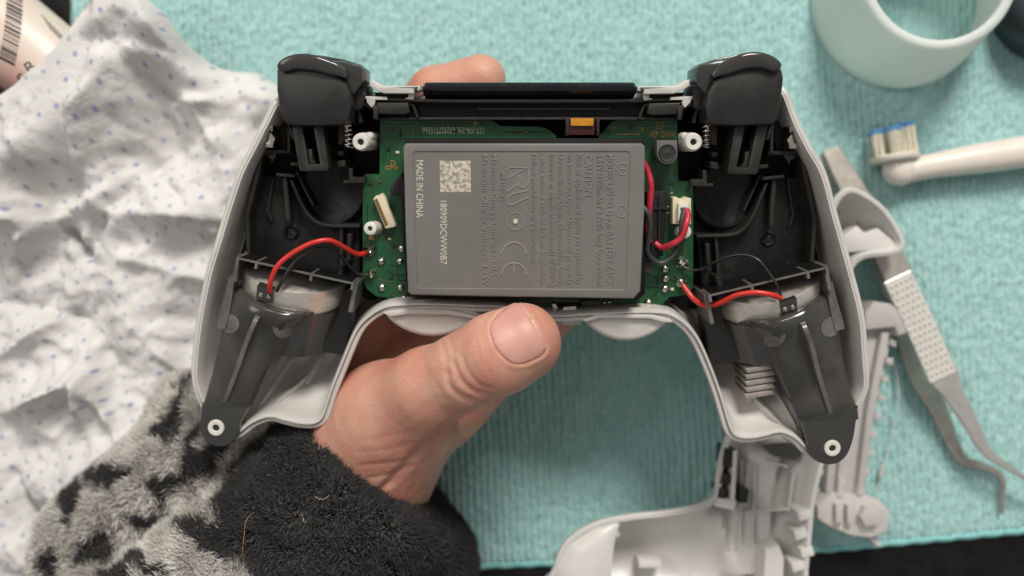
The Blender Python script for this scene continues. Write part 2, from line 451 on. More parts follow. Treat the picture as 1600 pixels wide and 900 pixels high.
def mat_nail():
    m = NT('fingernail'); c = m.ramp(m.noise(1.4, 3), [(.35, (.55, .275, .225)), (.65, (.60, .33, .27))])
    m.set(Base_Color=c, Roughness=.46, Subsurface_Weight=.1); m.b.inputs['Subsurface Radius'].default_value = (.003, .001, .0008)
    m.bump(m.noise(5, 3, vec=m.map((1, 7, 1), (0, 0, .6))), .06, .01); return m.m
M['nail'] = mat_nail()
M['nail_edge'] = plain('nail_free_edge', (.64, .48, .38), .4, .05, 5)
def mat_towel():
    m = NT('aqua_terry_cotton')
    big = m.noise(.22, 3, .5); f = m.noise(7, 4, .65); g = m.noise(20, 3, .7, vec=m.map((1, .30, 1), (0, 0, .055)))
    c = m.ramp(g, [(.30, (.225, .495, .495)), (.50, (.45, .745, .73)), (.70, (.69, .89, .875))])
    c = m.mix(m.remap(f, .35, .7, 0, .45), c, (.33, .63, .625))
    c = m.mix(m.remap(big, .35, .7, 0, .22), c, (.47, .75, .74))
    m.set(Base_Color=c, Roughness=.95); m.b.inputs['Specular IOR Level'].default_value = .1
    m.b.inputs['Sheen Weight'].default_value = .25
    a = m.bump(g, .9, .09); m.bump(m.noise(45, 2, .7), .5, .03, a); return m.m
M['towel'] = mat_towel()
M['hem'] = plain('aqua_towel_hem', (.24, .55, .54), .9, .12, 5, .5, 40)
def mat_cloth():
    m = NT('white_cotton_with_blue_dots')
    uvx = m.n('SeparateXYZ'); m.lk(m.uv, uvx.inputs[0])
    # staggered lattice of printed dots on the cloth's own coordinates
    wob = m.n('VectorMath', operation='SCALE'); m.lk(m.noise(1.2, 2, col=True, vec=m.uv), wob.inputs[0]); wob.inputs['Scale'].default_value = .10
    add = m.n('VectorMath', operation='ADD'); m.lk(m.uv, add.inputs[0]); m.lk(wob.outputs[0], add.inputs[1])
    v = m.n('TexVoronoi', feature='F1', voronoi_dimensions='2D'); m.lk(add.outputs[0], v.inputs['Vector']); v.inputs['Scale'].default_value = 2.05; v.inputs['Randomness'].default_value = .22
    d = v.outputs['Distance']; cc = m.n('SeparateColor'); m.lk(v.outputs['Color'], cc.inputs[0])
    dot = m.math('MULTIPLY', m.remap(m.math('DIVIDE', d, m.remap(cc.outputs[0], 0, 1, .10, .16)), .6, 1.35, 1, 0), m.remap(cc.outputs[1], 0, 1, .25, .8))
    base = m.ramp(m.noise(.5, 3), [(.3, (.61, .605, .595)), (.7, (.69, .685, .675))])
    base = m.mix(dot, base, (.20, .24, .46))
    m.set(Base_Color=base, Roughness=.85, Subsurface_Weight=.0); m.b.inputs['Specular IOR Level'].default_value = .2
    a = m.bump(m.noise(1.7, 5, .6, dist=.8), .55, .12); m.bump(m.noise(55, 2), .18, .02, a); return m.m
M['cloth'] = mat_cloth()
def mat_fur(name, rough=.9):
    m = NT(name); sx = m.n('SeparateXYZ'); m.lk(m.co, sx.inputs[0])
    at = m.n('Attribute', attribute_name='pale'); p = at.outputs['Fac']
    c = m.ramp(m.math('ADD', p, m.math('MULTIPLY', m.math('SUBTRACT', m.noise(5, 3), .5), .35)), [(.36, (.026, .025, .026)), (.47, (.17, .163, .157)), (.60, (.70, .675, .635))])
    c = m.mix(m.remap(m.noise(9, 3), .3, .7, 0, .3), c, m.mix(.35, c, (.12, .11, .105)))
    m.set(Base_Color=c, Roughness=rough); m.b.inputs['Specular IOR Level'].default_value = .15; m.b.inputs['Sheen Weight'].default_value = .3
    return m.m
M['fur'] = mat_fur('fleece_pile')
def mat_ring():
    m = NT('translucent_silicone'); c = m.ramp(m.noise(.6, 2), [(.3, (.88, .97, .92)), (.7, (.93, .99, .95))])
    m.set(Base_Color=c, Roughness=.38, Subsurface_Weight=.45); m.b.inputs['Subsurface Radius'].default_value = (.012, .014, .013); m.b.inputs['Subsurface Scale'].default_value = .6; m.b.inputs['Transmission Weight'].default_value = .36; m.b.inputs['IOR'].default_value = 1.2
    m.bump(m.noise(20, 2), .05, .01); return m.m
M['ring'] = mat_ring()
def mat_clear():
    m = NT('clear_pinkish_plastic'); m.set(Base_Color=(.86, .82, .80), Roughness=.12)
    m.b.inputs['Transmission Weight'].default_value = .42; m.b.inputs['IOR'].default_value = 1.35
    m.bump(m.noise(2.2, 4), .25, .08); return m.m
M['clear'] = mat_clear()
def mat_smoked():
    m = NT('smoked_clear_plastic'); c = m.ramp(m.noise(1.1, 3), [(.35, (.11, .108, .103)), (.65, (.20, .196, .188))])
    m.set(Base_Color=c, Roughness=m.remap(m.noise(2.2, 4), .3, .7, .07, .20)); m.b.inputs['Transmission Weight'].default_value = .72; m.b.inputs['IOR'].default_value = 1.45; m.b.inputs['Specular IOR Level'].default_value = .7
    m.bump(m.noise(7, 3, .6, vec=m.map((1, 10, 1), (0, 0, .5))), .08, .01); return m.m
M['smoked'] = mat_smoked()
def mat_glass():
    m = NT('clear_filament'); m.set(Base_Color=(.92, .94, .92), Roughness=.1); m.b.inputs['Transmission Weight'].default_value = .6; return m.m
M['filament'] = mat_glass()
def mat_label():
    m = NT('cream_printed_wrapper'); f = m.noise(.38, 2, .5)
    c = m.ramp(f, [(.36, (.70, .42, .36)), (.50, (.70, .60, .52)), (.66, (.68, .65, .58))])
    m.set(Base_Color=c, Roughness=.38); return m.m
M['label'] = mat_label()
def mat_patch():
    m = NT('pale_mottled_stamp'); f = m.noise(11, 4, .7)
    m.set(Base_Color=m.ramp(f, [(.42, (.24, .22, .19)), (.52, (.50, .46, .37)), (.66, (.60, .56, .45))]), Roughness=.6); return m.m
M['stamp'] = mat_patch()

# ------------------------------------------------------------------ the setting: table, towel
def box_vs(x0, x1, y0, y1, z0, z1):
    v = [(x, y, z) for z in (z0, z1) for y in (y0, y1) for x in (x0, x1)]
    return v, [(0, 2, 3, 1), (4, 5, 7, 6), (0, 1, 5, 4), (2, 6, 7, 3), (0, 4, 6, 2), (1, 3, 7, 5)]
tb = MB(); tb.add(*prism([(-45, -32), (45, -32), (45, 32), (-45, 32)], 0.0, -2.5, .3))
tag(tb.build('table_top', M['table'], smooth=True), 'black table top showing past the towel edges', 'table', kind='structure')

def towel():
    z = .22
    c = [W(105, -60, z), W(1900, -200, z), W(1720, 822, z), W(1290, 862, z), W(860, 884, z), W(640, 892, z), W(300, 905, z), W(75, 905, z)]
    x0 = c[0].x
    def ylow(x): return np.interp(x, [c[7].x, c[6].x, c[5].x, c[4].x, c[3].x, c[2].x, 22], [c[7].y, c[6].y, c[5].y, c[4].y, c[3].y, c[2].y, c[2].y + .35])
    nx, ny = 640, 400
    xs = np.linspace(0, 1, nx); ys = np.linspace(0, 1, ny)
    S, T = np.meshgrid(xs, ys)
    X = x0 + S * (19.5 - x0); X = X + .05 * noise3(T * 40, S * 3, 3.3) * (S < .02) + (T - .5) * -.45 * (1 - S) * 0
    yl = ylow(X) + .05 * fbm(X * 1.4, 2.0) ; Y = yl + T * (13.0 - yl)
    lean = X + .055 * Y + .10 * fbm(X * .35, Y * .35, 1.0, 2)
    ph = lean / .205 * 2 * np.pi
    loops = .5 + .5 * np.sin(ph); tuft = noise3(X * 9, Y * 4.2, 5.5) + .6 * noise3(X * 17, Y * 9, 2.5)
    Z = .15 + .10 * loops * (1 + .8 * tuft) + .05 * tuft + .05 * fbm(X * .25, Y * .25, 8.0, 3)
    e = np.minimum(np.minimum(Y - yl, X - x0), 3.0); hem = sstep(.0, .5, e)
    Z = Z * (.35 + .65 * sstep(0, .22, e)) * (.82 + .18 * hem)
    Z = np.maximum(Z, .02); edge = (S == 0) | (T == 0) | (S == 1) | (T == 1); Z[edge] = .004
    V = np.stack([X, Y, Z], -1).reshape(-1, 3)
    i = np.arange(nx * ny).reshape(ny, nx); F = np.stack([i[:-1, :-1], i[:-1, 1:], i[1:, 1:], i[1:, :-1]], -1).reshape(-1, 4)
    o = mesh_obj('towel', V, F, M['towel'], smooth=True)
    tag(o, 'aqua ribbed terry towel spread out under everything', 'towel')
    # stitched hem along the lower edge
    n = 160; vs = []; fs = []
    for k in range(n + 1):
        x = x0 + .05 + (19.2 - x0) * k / n; y = float(ylow(np.array(x)))
        for a in range(7):
            t = a / 6; vs.append((x, y - .10 + .30 * t + .02 * math.sin(x * 9), .012 + .17 * math.sin(math.pi * t) ** .6 + .008 * math.sin(x * 31)))
    for k in range(n):
        for a in range(6): q = k * 7 + a; fs.append((q, q + 7, q + 8, q + 1))
    mesh_obj('hem', vs, fs, M['hem'], o, smooth=True)
towel()

# ------------------------------------------------------------------ things lying on the towel
def cloth():
    px = [(-60, 190), (0, 152), (40, 118), (75, 85), (110, 46), (128, 20), (150, -10), (200, -40), (240, -8), (262, 22), (292, 50), (303, 78), (322, 92), (336, 106), (352, 104), (372, 100), (400, 108), (440, 135), (470, 220),
          (460, 330), (430, 430), (400, 520), (360, 570), (316, 590), (290, 640), (262, 690), (225, 735), (180, 775), (140, 830), (100, 935), (-60, 950)]
    def over(p): return float(sstep(60, 15, np.array(min(seg_dist(np.array(p[0]), np.array(p[1]), (-60, 190), (75, 85))[0], seg_dist(np.array(p[0]), np.array(p[1]), (75, 85), (132, 14))[0]))))
    out = [tuple(W(p[0], p[1], .9 + 1.95 * over(p)))[:2] for p in resample(px, 210, True)]
    out = [(a + .16 * float(fbm(a * 1.3, b * 1.3, 31.0, 3)), b + .16 * float(fbm(a * 1.3, b * 1.3, 41.0, 3))) for a, b in out]
    P, F, n = patch(out, .085, .3)
    x, y = P[:, 0], P[:, 1]; d = poly_dist(x, y, out)
    wx = x + .9 * fbm(x * .22, y * .22, 4.0, 2); wy = y + .9 * fbm(x * .22, y * .22, 9.0, 2)
    bulk = 0.95 + .55 * fbm(x * .16, y * .16, 2.0, 2); h = 0 * x
    r = np.random.default_rng(41)
    for k in range(15):
        a = r.uniform(0, math.pi); c = r.uniform(-5, 5); cx, cy = -9 + r.uniform(-4, 4), r.uniform(-8, 8)
        t = (wx - cx) * math.cos(a) + (wy - cy) * math.sin(a); s = -(wx - cx) * math.sin(a) + (wy - cy) * math.cos(a)
        amp = r.uniform(.3, .6); wd = r.uniform(.35, .9); ln = r.uniform(1.5, 4.0)
        h += amp * np.exp(-np.sqrt((t / wd) ** 2 + .02) * 1.6) * np.exp(-(s / ln) ** 2) * r.choice([1, 1, -1])
    def crease(p, q, amp, wd, side=0.0):
        nonlocal h
        a = W(*p, 1.2); b = W(*q, 1.2); dd, t = seg_dist(x, y, a, b)
        sg = np.sign((b.x - a.x) * (y - a.y) - (b.y - a.y) * (x - a.x))
        w_ = wd * np.where(sg > 0, 1 + side, 1 - side)
        h += amp * 1.5 * np.exp(-np.sqrt((dd / w_) ** 2 + .015)) * np.sin(np.pi * np.clip(t * .9 + .05, 0, 1)) ** .5
    # the folds one can follow in the photograph
    crease((120, 250), (90, 330), -.55, .45); crease((135, 330), (420, 350), .45, .6, .4); crease((95, 345), (80, 420), -.5, .3)
    crease((40, 395), (100, 345), .5, .25, .5); crease((90, 345), (140, 410), -.6, .12); crease((0, 470), (140, 500), -.5, .5)
    crease((0, 560), (90, 500), .55, .35, .4); crease((30, 640), (140, 590), .75, .30, .3); crease((140, 590), (130, 660), .5, .18); crease((140, 590), (190, 690), .45, .25)
    crease((80, 785), (280, 610), .5, .5, -.4); crease((200, 500), (300, 615), .35, .3); crease((240, 120), (285, 165), -.4, .25); crease((290, 165), (345, 165), .4, .2)
    crease((270, 60), (330, 150), .35, .3); crease((0, 230), (60, 210), -.4, .4); crease((20, 740), (75, 860), -.45, .2); crease((180, 400), (340, 440), .3, .4)
    crease((60, 90), (230, 40), .35, .9); crease((230, 260), (310, 330), -.3, .3); crease((340, 230), (300, 160), .3, .25); crease((30, 300), (60, 350), .45, .3)
    h += .10 * fbm(x * 1.0, y * 1.0, 3.0, 4) + .15 * (1 - np.abs(fbm(wx * .8, wy * .8, 7.2, 2)) * 2.6) + .045 * (1 - np.abs(fbm(wx * 1.9, wy * 1.9, 17.2, 2)) * 2.6) + .20 * (1 - np.abs(noise3(wx * .55, wy * .55, 1.2)) * 2.2)
    for k in range(9):
        a = r.uniform(0, math.pi); fq = r.uniform(.22, .5); ph = (wx * math.cos(a) + wy * math.sin(a)) * fq + r.uniform(0, 5) + .5 * fbm(x * .35, y * .35, 50.0 + k, 2)
        tri = np.abs((ph % 1) - .5) * 2; tri = np.sqrt(tri * tri + .01); h += .30 * (.5 - tri) * sstep(.0, .35, noise3(x * .22, y * .22, 70.0 + 3 * k))
    e1, _t = seg_dist(x, y, W(-60, 190, 2.85), W(75, 85, 2.85)); e2, _t = seg_dist(x, y, W(75, 85, 2.85), W(132, 14, 2.85)); ee = np.minimum(e1, e2)
    low = .24 + (np.maximum(bulk + 1.25 * h, .42) - .24) * (1 - np.exp(-d / .42))
    top = 2.90 - .35 * np.maximum(ee - 1.6, 0) ** 1.2 + np.maximum(1.25 * h + .12, 0) * sstep(0, .8, ee)
    mm = sstep(3.8, 1.2, ee); h = low * (1 - mm) + np.maximum(low, top) * mm
    # tucked down to pass under the controller handle and the sleeve
    zc = np.minimum(h, 3.4)
    V = np.column_stack([x, y, zc])
    # lower side gives the cloth its thickness
    V2 = V.copy(); V2[:, 2] = np.maximum(V2[:, 2] - .04, .2)
    ed = [(i, (i + 1) % n) for i in range(n)]; N = len(V)
    faces = list(F) + [tuple(i + N for i in f[::-1]) for f in F] + [(a, a + N, b + N, b) for a, b in ed]
    o = mesh_obj('cotton_cloth', np.vstack([V, V2]), faces, M['cloth'], smooth=True)
    uv = o.data.uv_layers.new(name='UVMap'); gxr = np.vstack([P, P])
    U = gxr[:, 0] * .93 + gxr[:, 1] * .37 + .9 * fbm(gxr[:, 0] * .18, gxr[:, 1] * .18, 5.0, 2); Q = -gxr[:, 0] * .37 + gxr[:, 1] * .93 + .9 * fbm(gxr[:, 0] * .18, gxr[:, 1] * .18, 15.0, 2)
    li = np.zeros(len(o.data.loops), np.int32); o.data.loops.foreach_get('vertex_index', li)
    uv.data.foreach_set('uv', np.column_stack([U[li], Q[li]]).astype(np.float32).ravel())
    tag(o, 'crumpled white cotton cloth printed with small blue dots', 'cloth')
cloth()

def tub():
    R = 1.28; zc = R + .22
    a = W(62, 0, zc); b = W(112, 42, zc); ax = Vector((b.x - a.x, b.y - a.y, 0)).normalized(); pr = Vector((ax.y, -ax.x, 0))   # towards lower left
    mid = (a + b) / 2 + pr * R * 1.02; mid.z = zc
    root = empty('packaging_tube', (mid.x, mid.y, 0)); tag(root, 'cream and pink printed round pack with a barcode, half under the dotted cloth', 'package')
    prof = [(0, -6), (R - .25, -6), (R - .05, -5.93), (R, -5.75), (R, 1.9), (R - .03, 2.0), (R - .2, 2.1), (0, 2.1)]
    mb = MB(); mb.add(*lathe(prof, mid, ax, 64)); mb.build('wrapper', M['label'], root, True, 40)
    def onsurf(px, py, lift=.006):
        # point of the wrapper under a pixel
        C = np.array([0, 0, CAM_H]); d = np.array([(px - 800) / FPX, (450 - py) / FPX, -1.0])
        o = C - np.array(mid); A = np.array(ax); d1 = d - A * (d @ A); o1 = o - A * (o @ A); Rr = R + lift
        qa, qb, qc = d1 @ d1, 2 * d1 @ o1, o1 @ o1 - Rr * Rr; t = (-qb - math.sqrt(max(0, qb * qb - 4 * qa * qc))) / (2 * qa); return Vector(C + d * t)
    r = random.Random(3); bars = MB(); y = -20.0
    while y < 88:
        w = r.choice([1.4, 1.4, 2.4, 3.6, 5.0])
        sh = -10 * (y / 90) ** 2 if y > 0 else 0
        def pp(s, t): return onsurf(10 + sh + s * 25 - (y * .03), y + t * w + s * 13)
        vs, fs = strip_sheet(pp, 4, 1); bars.add(vs, fs); y += w + r.choice([1.4, 2.0, 2.8])
    bars.build('barcode', M['ink'], root)
    for k in range(6):
        m = MB(); q = 66 + k * 6; vs, fs = strip_sheet(lambda s, t: onsurf(q + 16 * s - 2 + t * 1.3, 22 + k * 6 + 26 * s), 4, 1); m.add(vs, fs); m.build('fine_print_line', M['bracket_rib'], root)
    for ch, cx, cy in (('B', 47, 104), ('S', 36, 122)):
        cu = bpy.data.curves.new('letter', 'FONT'); cu.body = ch; cu.resolution_u = 3; t = bpy.data.objects.new('t', cu); col.objects.link(t)
        bpy.context.view_layer.update(); me = bpy.data.meshes.new_from_object(t.evaluated_get(bpy.context.evaluated_depsgraph_get())); bpy.data.objects.remove(t)
        g = math.radians(35); vs = []
        for v in me.vertices:
            X, Y = (v.co.x - .33) * 27, (v.co.y - .35) * 27; vs.append(onsurf(cx + X * math.cos(g) - Y * math.sin(g), cy - (X * math.sin(g) + Y * math.cos(g)), .008))
        mesh_obj('letter', vs, [tuple(p.vertices) for p in me.polygons], M['ink'], root)
tub()

def ring():
    c = W(1403, 2, .25); c.z = .22
    prof = [(2.34, 0), (2.56, 0), (2.62, .06), (2.60, .3), (2.16, 2.66), (2.13, 2.74), (2.06, 2.78), (1.93, 2.78), (1.88, 2.74), (1.89, 2.6), (2.31, .2)]
    mb = MB(); mb.add(*lathe(prof, c, seg=96, closed=True)); o = mb.build('silicone_ring', M['ring'], None, True, 60)
    tag(o, 'pale green translucent silicone ring standing at the upper right', 'ring')
ring()
def lid():
    c = W(1655, -2, 1.0); c.z = .2
    prof = [(0, 0), (1.55, 0), (1.68, .08), (1.74, .3), (1.72, 1.0), (1.6, 1.3), (1.35, 1.42), (0, 1.45)]
    mb = MB(); mb.add(*lathe(prof, c, seg=64)); o = mb.build('dark_lid', M['teal_dark'], None, True, 50)
    tag(o, 'dark teal round lid cut off at the upper right corner', 'lid')
lid()

def toothbrush():
    base = W(1405, 262, .8); root = empty('toothbrush_head', (base.x, base.y, .2)); tag(root, 'white electric toothbrush head with blue tipped bristles lying on its side', 'toothbrush head')
    zc = .78
    path = [W(1398, 270, zc), W(1440, 262, zc), (W(1500, 252, zc)), W(1560, 243, zc), W(1640, 231, zc), W(1760, 214, zc)]
    path = spline(path, 6); rad = list(np.interp(np.linspace(0, 1, len(path)), [0, .1, .25, .5, 1], [.40, .36, .36, .44, .52]))
    mb = MB(); mb.add(*tube(path, rad, 24)); mb.build('stem', M['brush_white'], root, True, 60)
    ax = (W(1397, 215, zc) - W(1403, 262, zc)).normalized(); c = W(1405, 266, zc)
    mb = MB(); mb.add(*lathe([(0, -.46), (.25, -.42), (.40, -.28), (.47, -.05), (.47, .18), (.44, .24), (0, .24)], c, ax, 32)); mb.build('head_socket', M['brush_white'], root, True, 50)
    pc = W(1398, 248, zc); R = .70
    mb = MB(); mb.add(*lathe([(0, -.10), (R - .08, -.10), (R, -.03), (R, .07), (R - .05, .11), (0, .11)], pc, ax, 40)); mb.build('brush_plate', M['brush_white'], root, True, 50)
    x = (W(1440, 246, zc) - pc).normalized(); x = (x - ax * x.dot(ax)).normalized(); y = ax.cross(x); r = random.Random(8)
    spots = [(-.48, -.2, .19), (-.42, .22, .19), (-.08, .42, .16), (-.08, -.42, .16), (-.05, 0, .17), (.22, -.2, .17), (.22, .25, .17), (.48, .0, .17), (.42, .36, .14), (.42, -.36, .14)]
    for (sx, sy, rr) in spots:
        t = MB(); tip = MB(); H = .80 + (0.09 if sx > .1 else 0.0)
        for k in range(26):
            a = r.uniform(0, 6.28); q = rr * math.sqrt(r.random()); p0 = pc + x * (sx + q * math.cos(a)) + y * (sy + q * math.sin(a)) + ax * .1
            dd = (ax + x * r.uniform(-.03, .03) + y * r.uniform(-.03, .03)); h = H + r.uniform(-.03, .03)
            t.add(*tube([p0, p0 + dd * (h - .14)], .022, 5)); tip.add(*tube([p0 + dd * (h - .14), p0 + dd * h], .0225, 5))
        b = t.build('bristle_tuft', M['bristle'], root); tag(b, None, None, kind='stuff')
        b2 = tip.build('bristle_tips', M['bristle_blue'], b); tag(b2, None, None, kind='stuff')
toothbrush()

def tweezers():
    root = empty('tweezers', tuple(W(1420, 480, 0))[:2] + (0.25,)); tag(root, 'steel tweezers with knurled grip and bent needle tips', 'tweezers')
    def arm(cl, wd, zt, th, name, mat, tilt=0):
        P = spline([np.array(W(p[0], p[1], z)) for p, z in zip(cl, zt)], 6); n = len(P)
        ww = np.interp(np.linspace(0, 1, n), np.linspace(0, 1, len(wd)), wd); mb = MB(); vs = []; fs = []
        for i in range(n):
            t = P[min(i + 1, n - 1)] - P[max(i - 1, 0)]; t = t / np.linalg.norm(t); s = np.array([-t[1], t[0], 0]); s /= np.linalg.norm(s)
            hw = ww[i] / 2; b = min(.03, hw * .4)
            for (a, z) in ((-hw, -th), (-hw, -b), (-hw + b, 0), (hw - b, 0), (hw, -b), (hw, -th)): vs.append(P[i] + s * a + np.array([0, 0, z]))
        for i in range(n - 1):
            for k in range(6): fs.append((i * 6 + k, i * 6 + (k + 1) % 6, (i + 1) * 6 + (k + 1) % 6, (i + 1) * 6 + k))
        fs.append(tuple(range(6))); fs.append(tuple((n - 1) * 6 + k for k in range(6)))
        mb.add(vs, fs); return mb.build(name, mat, root, True, 40), P, ww
    arm([(1296, 236), (1322, 290), (1360, 350), (1378, 400), (1400, 450), (1418, 520), (1440, 590), (1468, 640), (1502, 715), (1535, 728), (1566, 746), (1567, 775), (1568, 804)],
        [.55, .72, .75, .72, .70, .66, .62, .52, .30, .22, .17, .13, .06], [.75, .78, .75, .7, .66, .62, .58, .55, .52, .5, .48, .46, .45], .14, 'arm', M['dull_steel'])
    arm([(1298, 232), (1330, 290), (1365, 350), (1395, 410), (1412, 450)], [.5, .7, .76, .84, .84], [.92, 1.0, 1.1, 1.2, 1.25], .14, 'arm_end', M['dull_steel'])
    up, P, ww = arm([(1412, 452), (1420, 470), (1450, 535), (1478, 590), (1490, 612), (1515, 655), (1543, 705), (1570, 726), (1605, 748), (1640, 768)],
        [.85, .86, .86, .84, .60, .44, .28, .20, .14, .08], [1.26, 1.28, 1.32, 1.34, 1.33, 1.3, 1.25, 1.2, 1.1, 1.0], .14, 'arm', M['steel'])
    # the knurled grip: a plate with rows of raised dots
    cl = [np.array(W(p[0], p[1], 1.36)) for p in ((1402, 432), (1425, 480), (1450, 535), (1474, 590))]; G = resample(cl, 17)
    pl = []; pr = []
    for i, p in enumerate(G):
        t = G[min(i + 1, 16)] - G[max(i - 1, 0)]; t /= np.linalg.norm(t); s = np.array([-t[1], t[0], 0]); pl.append(p + s * .42); pr.append(p - s * .42)
    mb = MB(); mb.add(*prism([tuple(q[:2]) for q in pl] + [tuple(q[:2]) for q in pr[::-1]], 1.385, 1.30, .02)); gp = mb.build('grip_plate', M['knurl'], up)
    kd = MB()
    for i in range(1, 16):
        t = G[i + 1] - G[i - 1]; t /= np.linalg.norm(t); s = np.array([-t[1], t[0], 0])
        for k in range(5):
            c = G[i] + s * (-.32 + .155 * k + (.03 if i % 2 else -.03)); c[2] = 1.385; kd.add(*lathe([(.040, -.01), (.035, .025), (.02, .045), (0, .05)], c, seg=8))
    tag(kd.build('knurl_dots', M['knurl_dot'], up, True), None, None, kind='stuff')
    # the spur where the grip narrows
tweezers()

def tray(F, outline, floor_fn, rim, wall, name, mat, parent, under=.25, step=.16, ridges=None, drop=None):
    """open shell: outline (u,v) CCW at rim height, rim profile (inset, w), wall (inset, fraction of depth), floor patch; closed outside"""
    P = [tuple(p[:2]) for p in outline]
    if area2(P) < 0: P = P[::-1]
    n = len(P)
    def relax(q, k=2):
        q = np.array(q)
        for _ in range(k): q = q * .5 + (np.roll(q, 1, 0) + np.roll(q, -1, 0)) * .25
        return [tuple(a) for a in q]
    mb = MB(); rings = []
    def fl(q): return np.array([float(floor_fn(np.array(a), np.array(b))) for a, b in q])
    # outside, from the bottom up
    outs = []; q = P
    for (d, f) in ((0.04, .25), (.10, .55), (.25, .85), (.35, 1.0)):
        q = relax(inset(q, d), 2); fr = fl(q); outs.append([(a, b, w * f - under * f) for (a, b), w in zip(q, fr)])
    rings += outs[::-1]
    dz = [drop(a, b) if drop else 0.0 for a, b in P]
    for (d, w) in rim: q = inset(P, d); rings.append([(a, b, w - z) for (a, b), z in zip(q, dz)])
    q = inset(P, rim[-1][0]); w0 = rim[-1][1]; last = rim[-1][0]
    for (d, f) in wall:
        q = relax(inset(q, d - last), 2); last = d; fr = fl(q); rings.append([(a, b, min(w0 - z, w0 * (1 - f) + w * f)) for (a, b), w, z in zip(q, fr, dz)])
    vs = [p for r in rings for p in r]; fs = []
    for r in range(len(rings) - 1):
        for i in range(n):
            j = (i + 1) % n; fs.append((r * n + i, r * n + j, (r + 1) * n + j, (r + 1) * n + i))
    mb.add(vs, fs); rq = [p[:2] for p in rings[0]]
    cvv, _e, cff, *_ = delaunay_2d_cdt([Vector(p) for p in rq], [], [list(range(n))], 1, 1e-6)
    ctr = np.array([np.mean([tuple(cvv[i]) for i in q_], axis=0) for q_ in cff]); kp = in_poly(ctr[:, 0], ctr[:, 1], rq)
    mb.add([(p.x, p.y, float(floor_fn(np.array(p.x), np.array(p.y))) - under) for p in cvv], [tuple(q_)[::-1] for q_, k_ in zip(cff, kp) if k_])
    pts, ff, _ = patch(q, step)
    z = floor_fn(pts[:, 0], pts[:, 1])
    dd = poly_dist(pts[:, 0], pts[:, 1], q)
    if ridges is not None: z = z + ridges(pts[:, 0], pts[:, 1]) * sstep(0.0, .25, dd)
    mb.add(np.column_stack([pts, z]), ff)
    o = mesh_obj(name, mb.v, mb.f, mat, parent, True)
    bm = bmesh.new(); bm.from_mesh(o.data); bmesh.ops.remove_doubles(bm, verts=bm.verts[:], dist=.002); bmesh.ops.recalc_face_normals(bm, faces=bm.faces[:]); bm.to_mesh(o.data); bm.free()
    o.data.polygons.foreach_set('use_smooth', [True] * len(o.data.polygons)); o.data.set_sharp_from_angle(angle=math.radians(38))
    return o

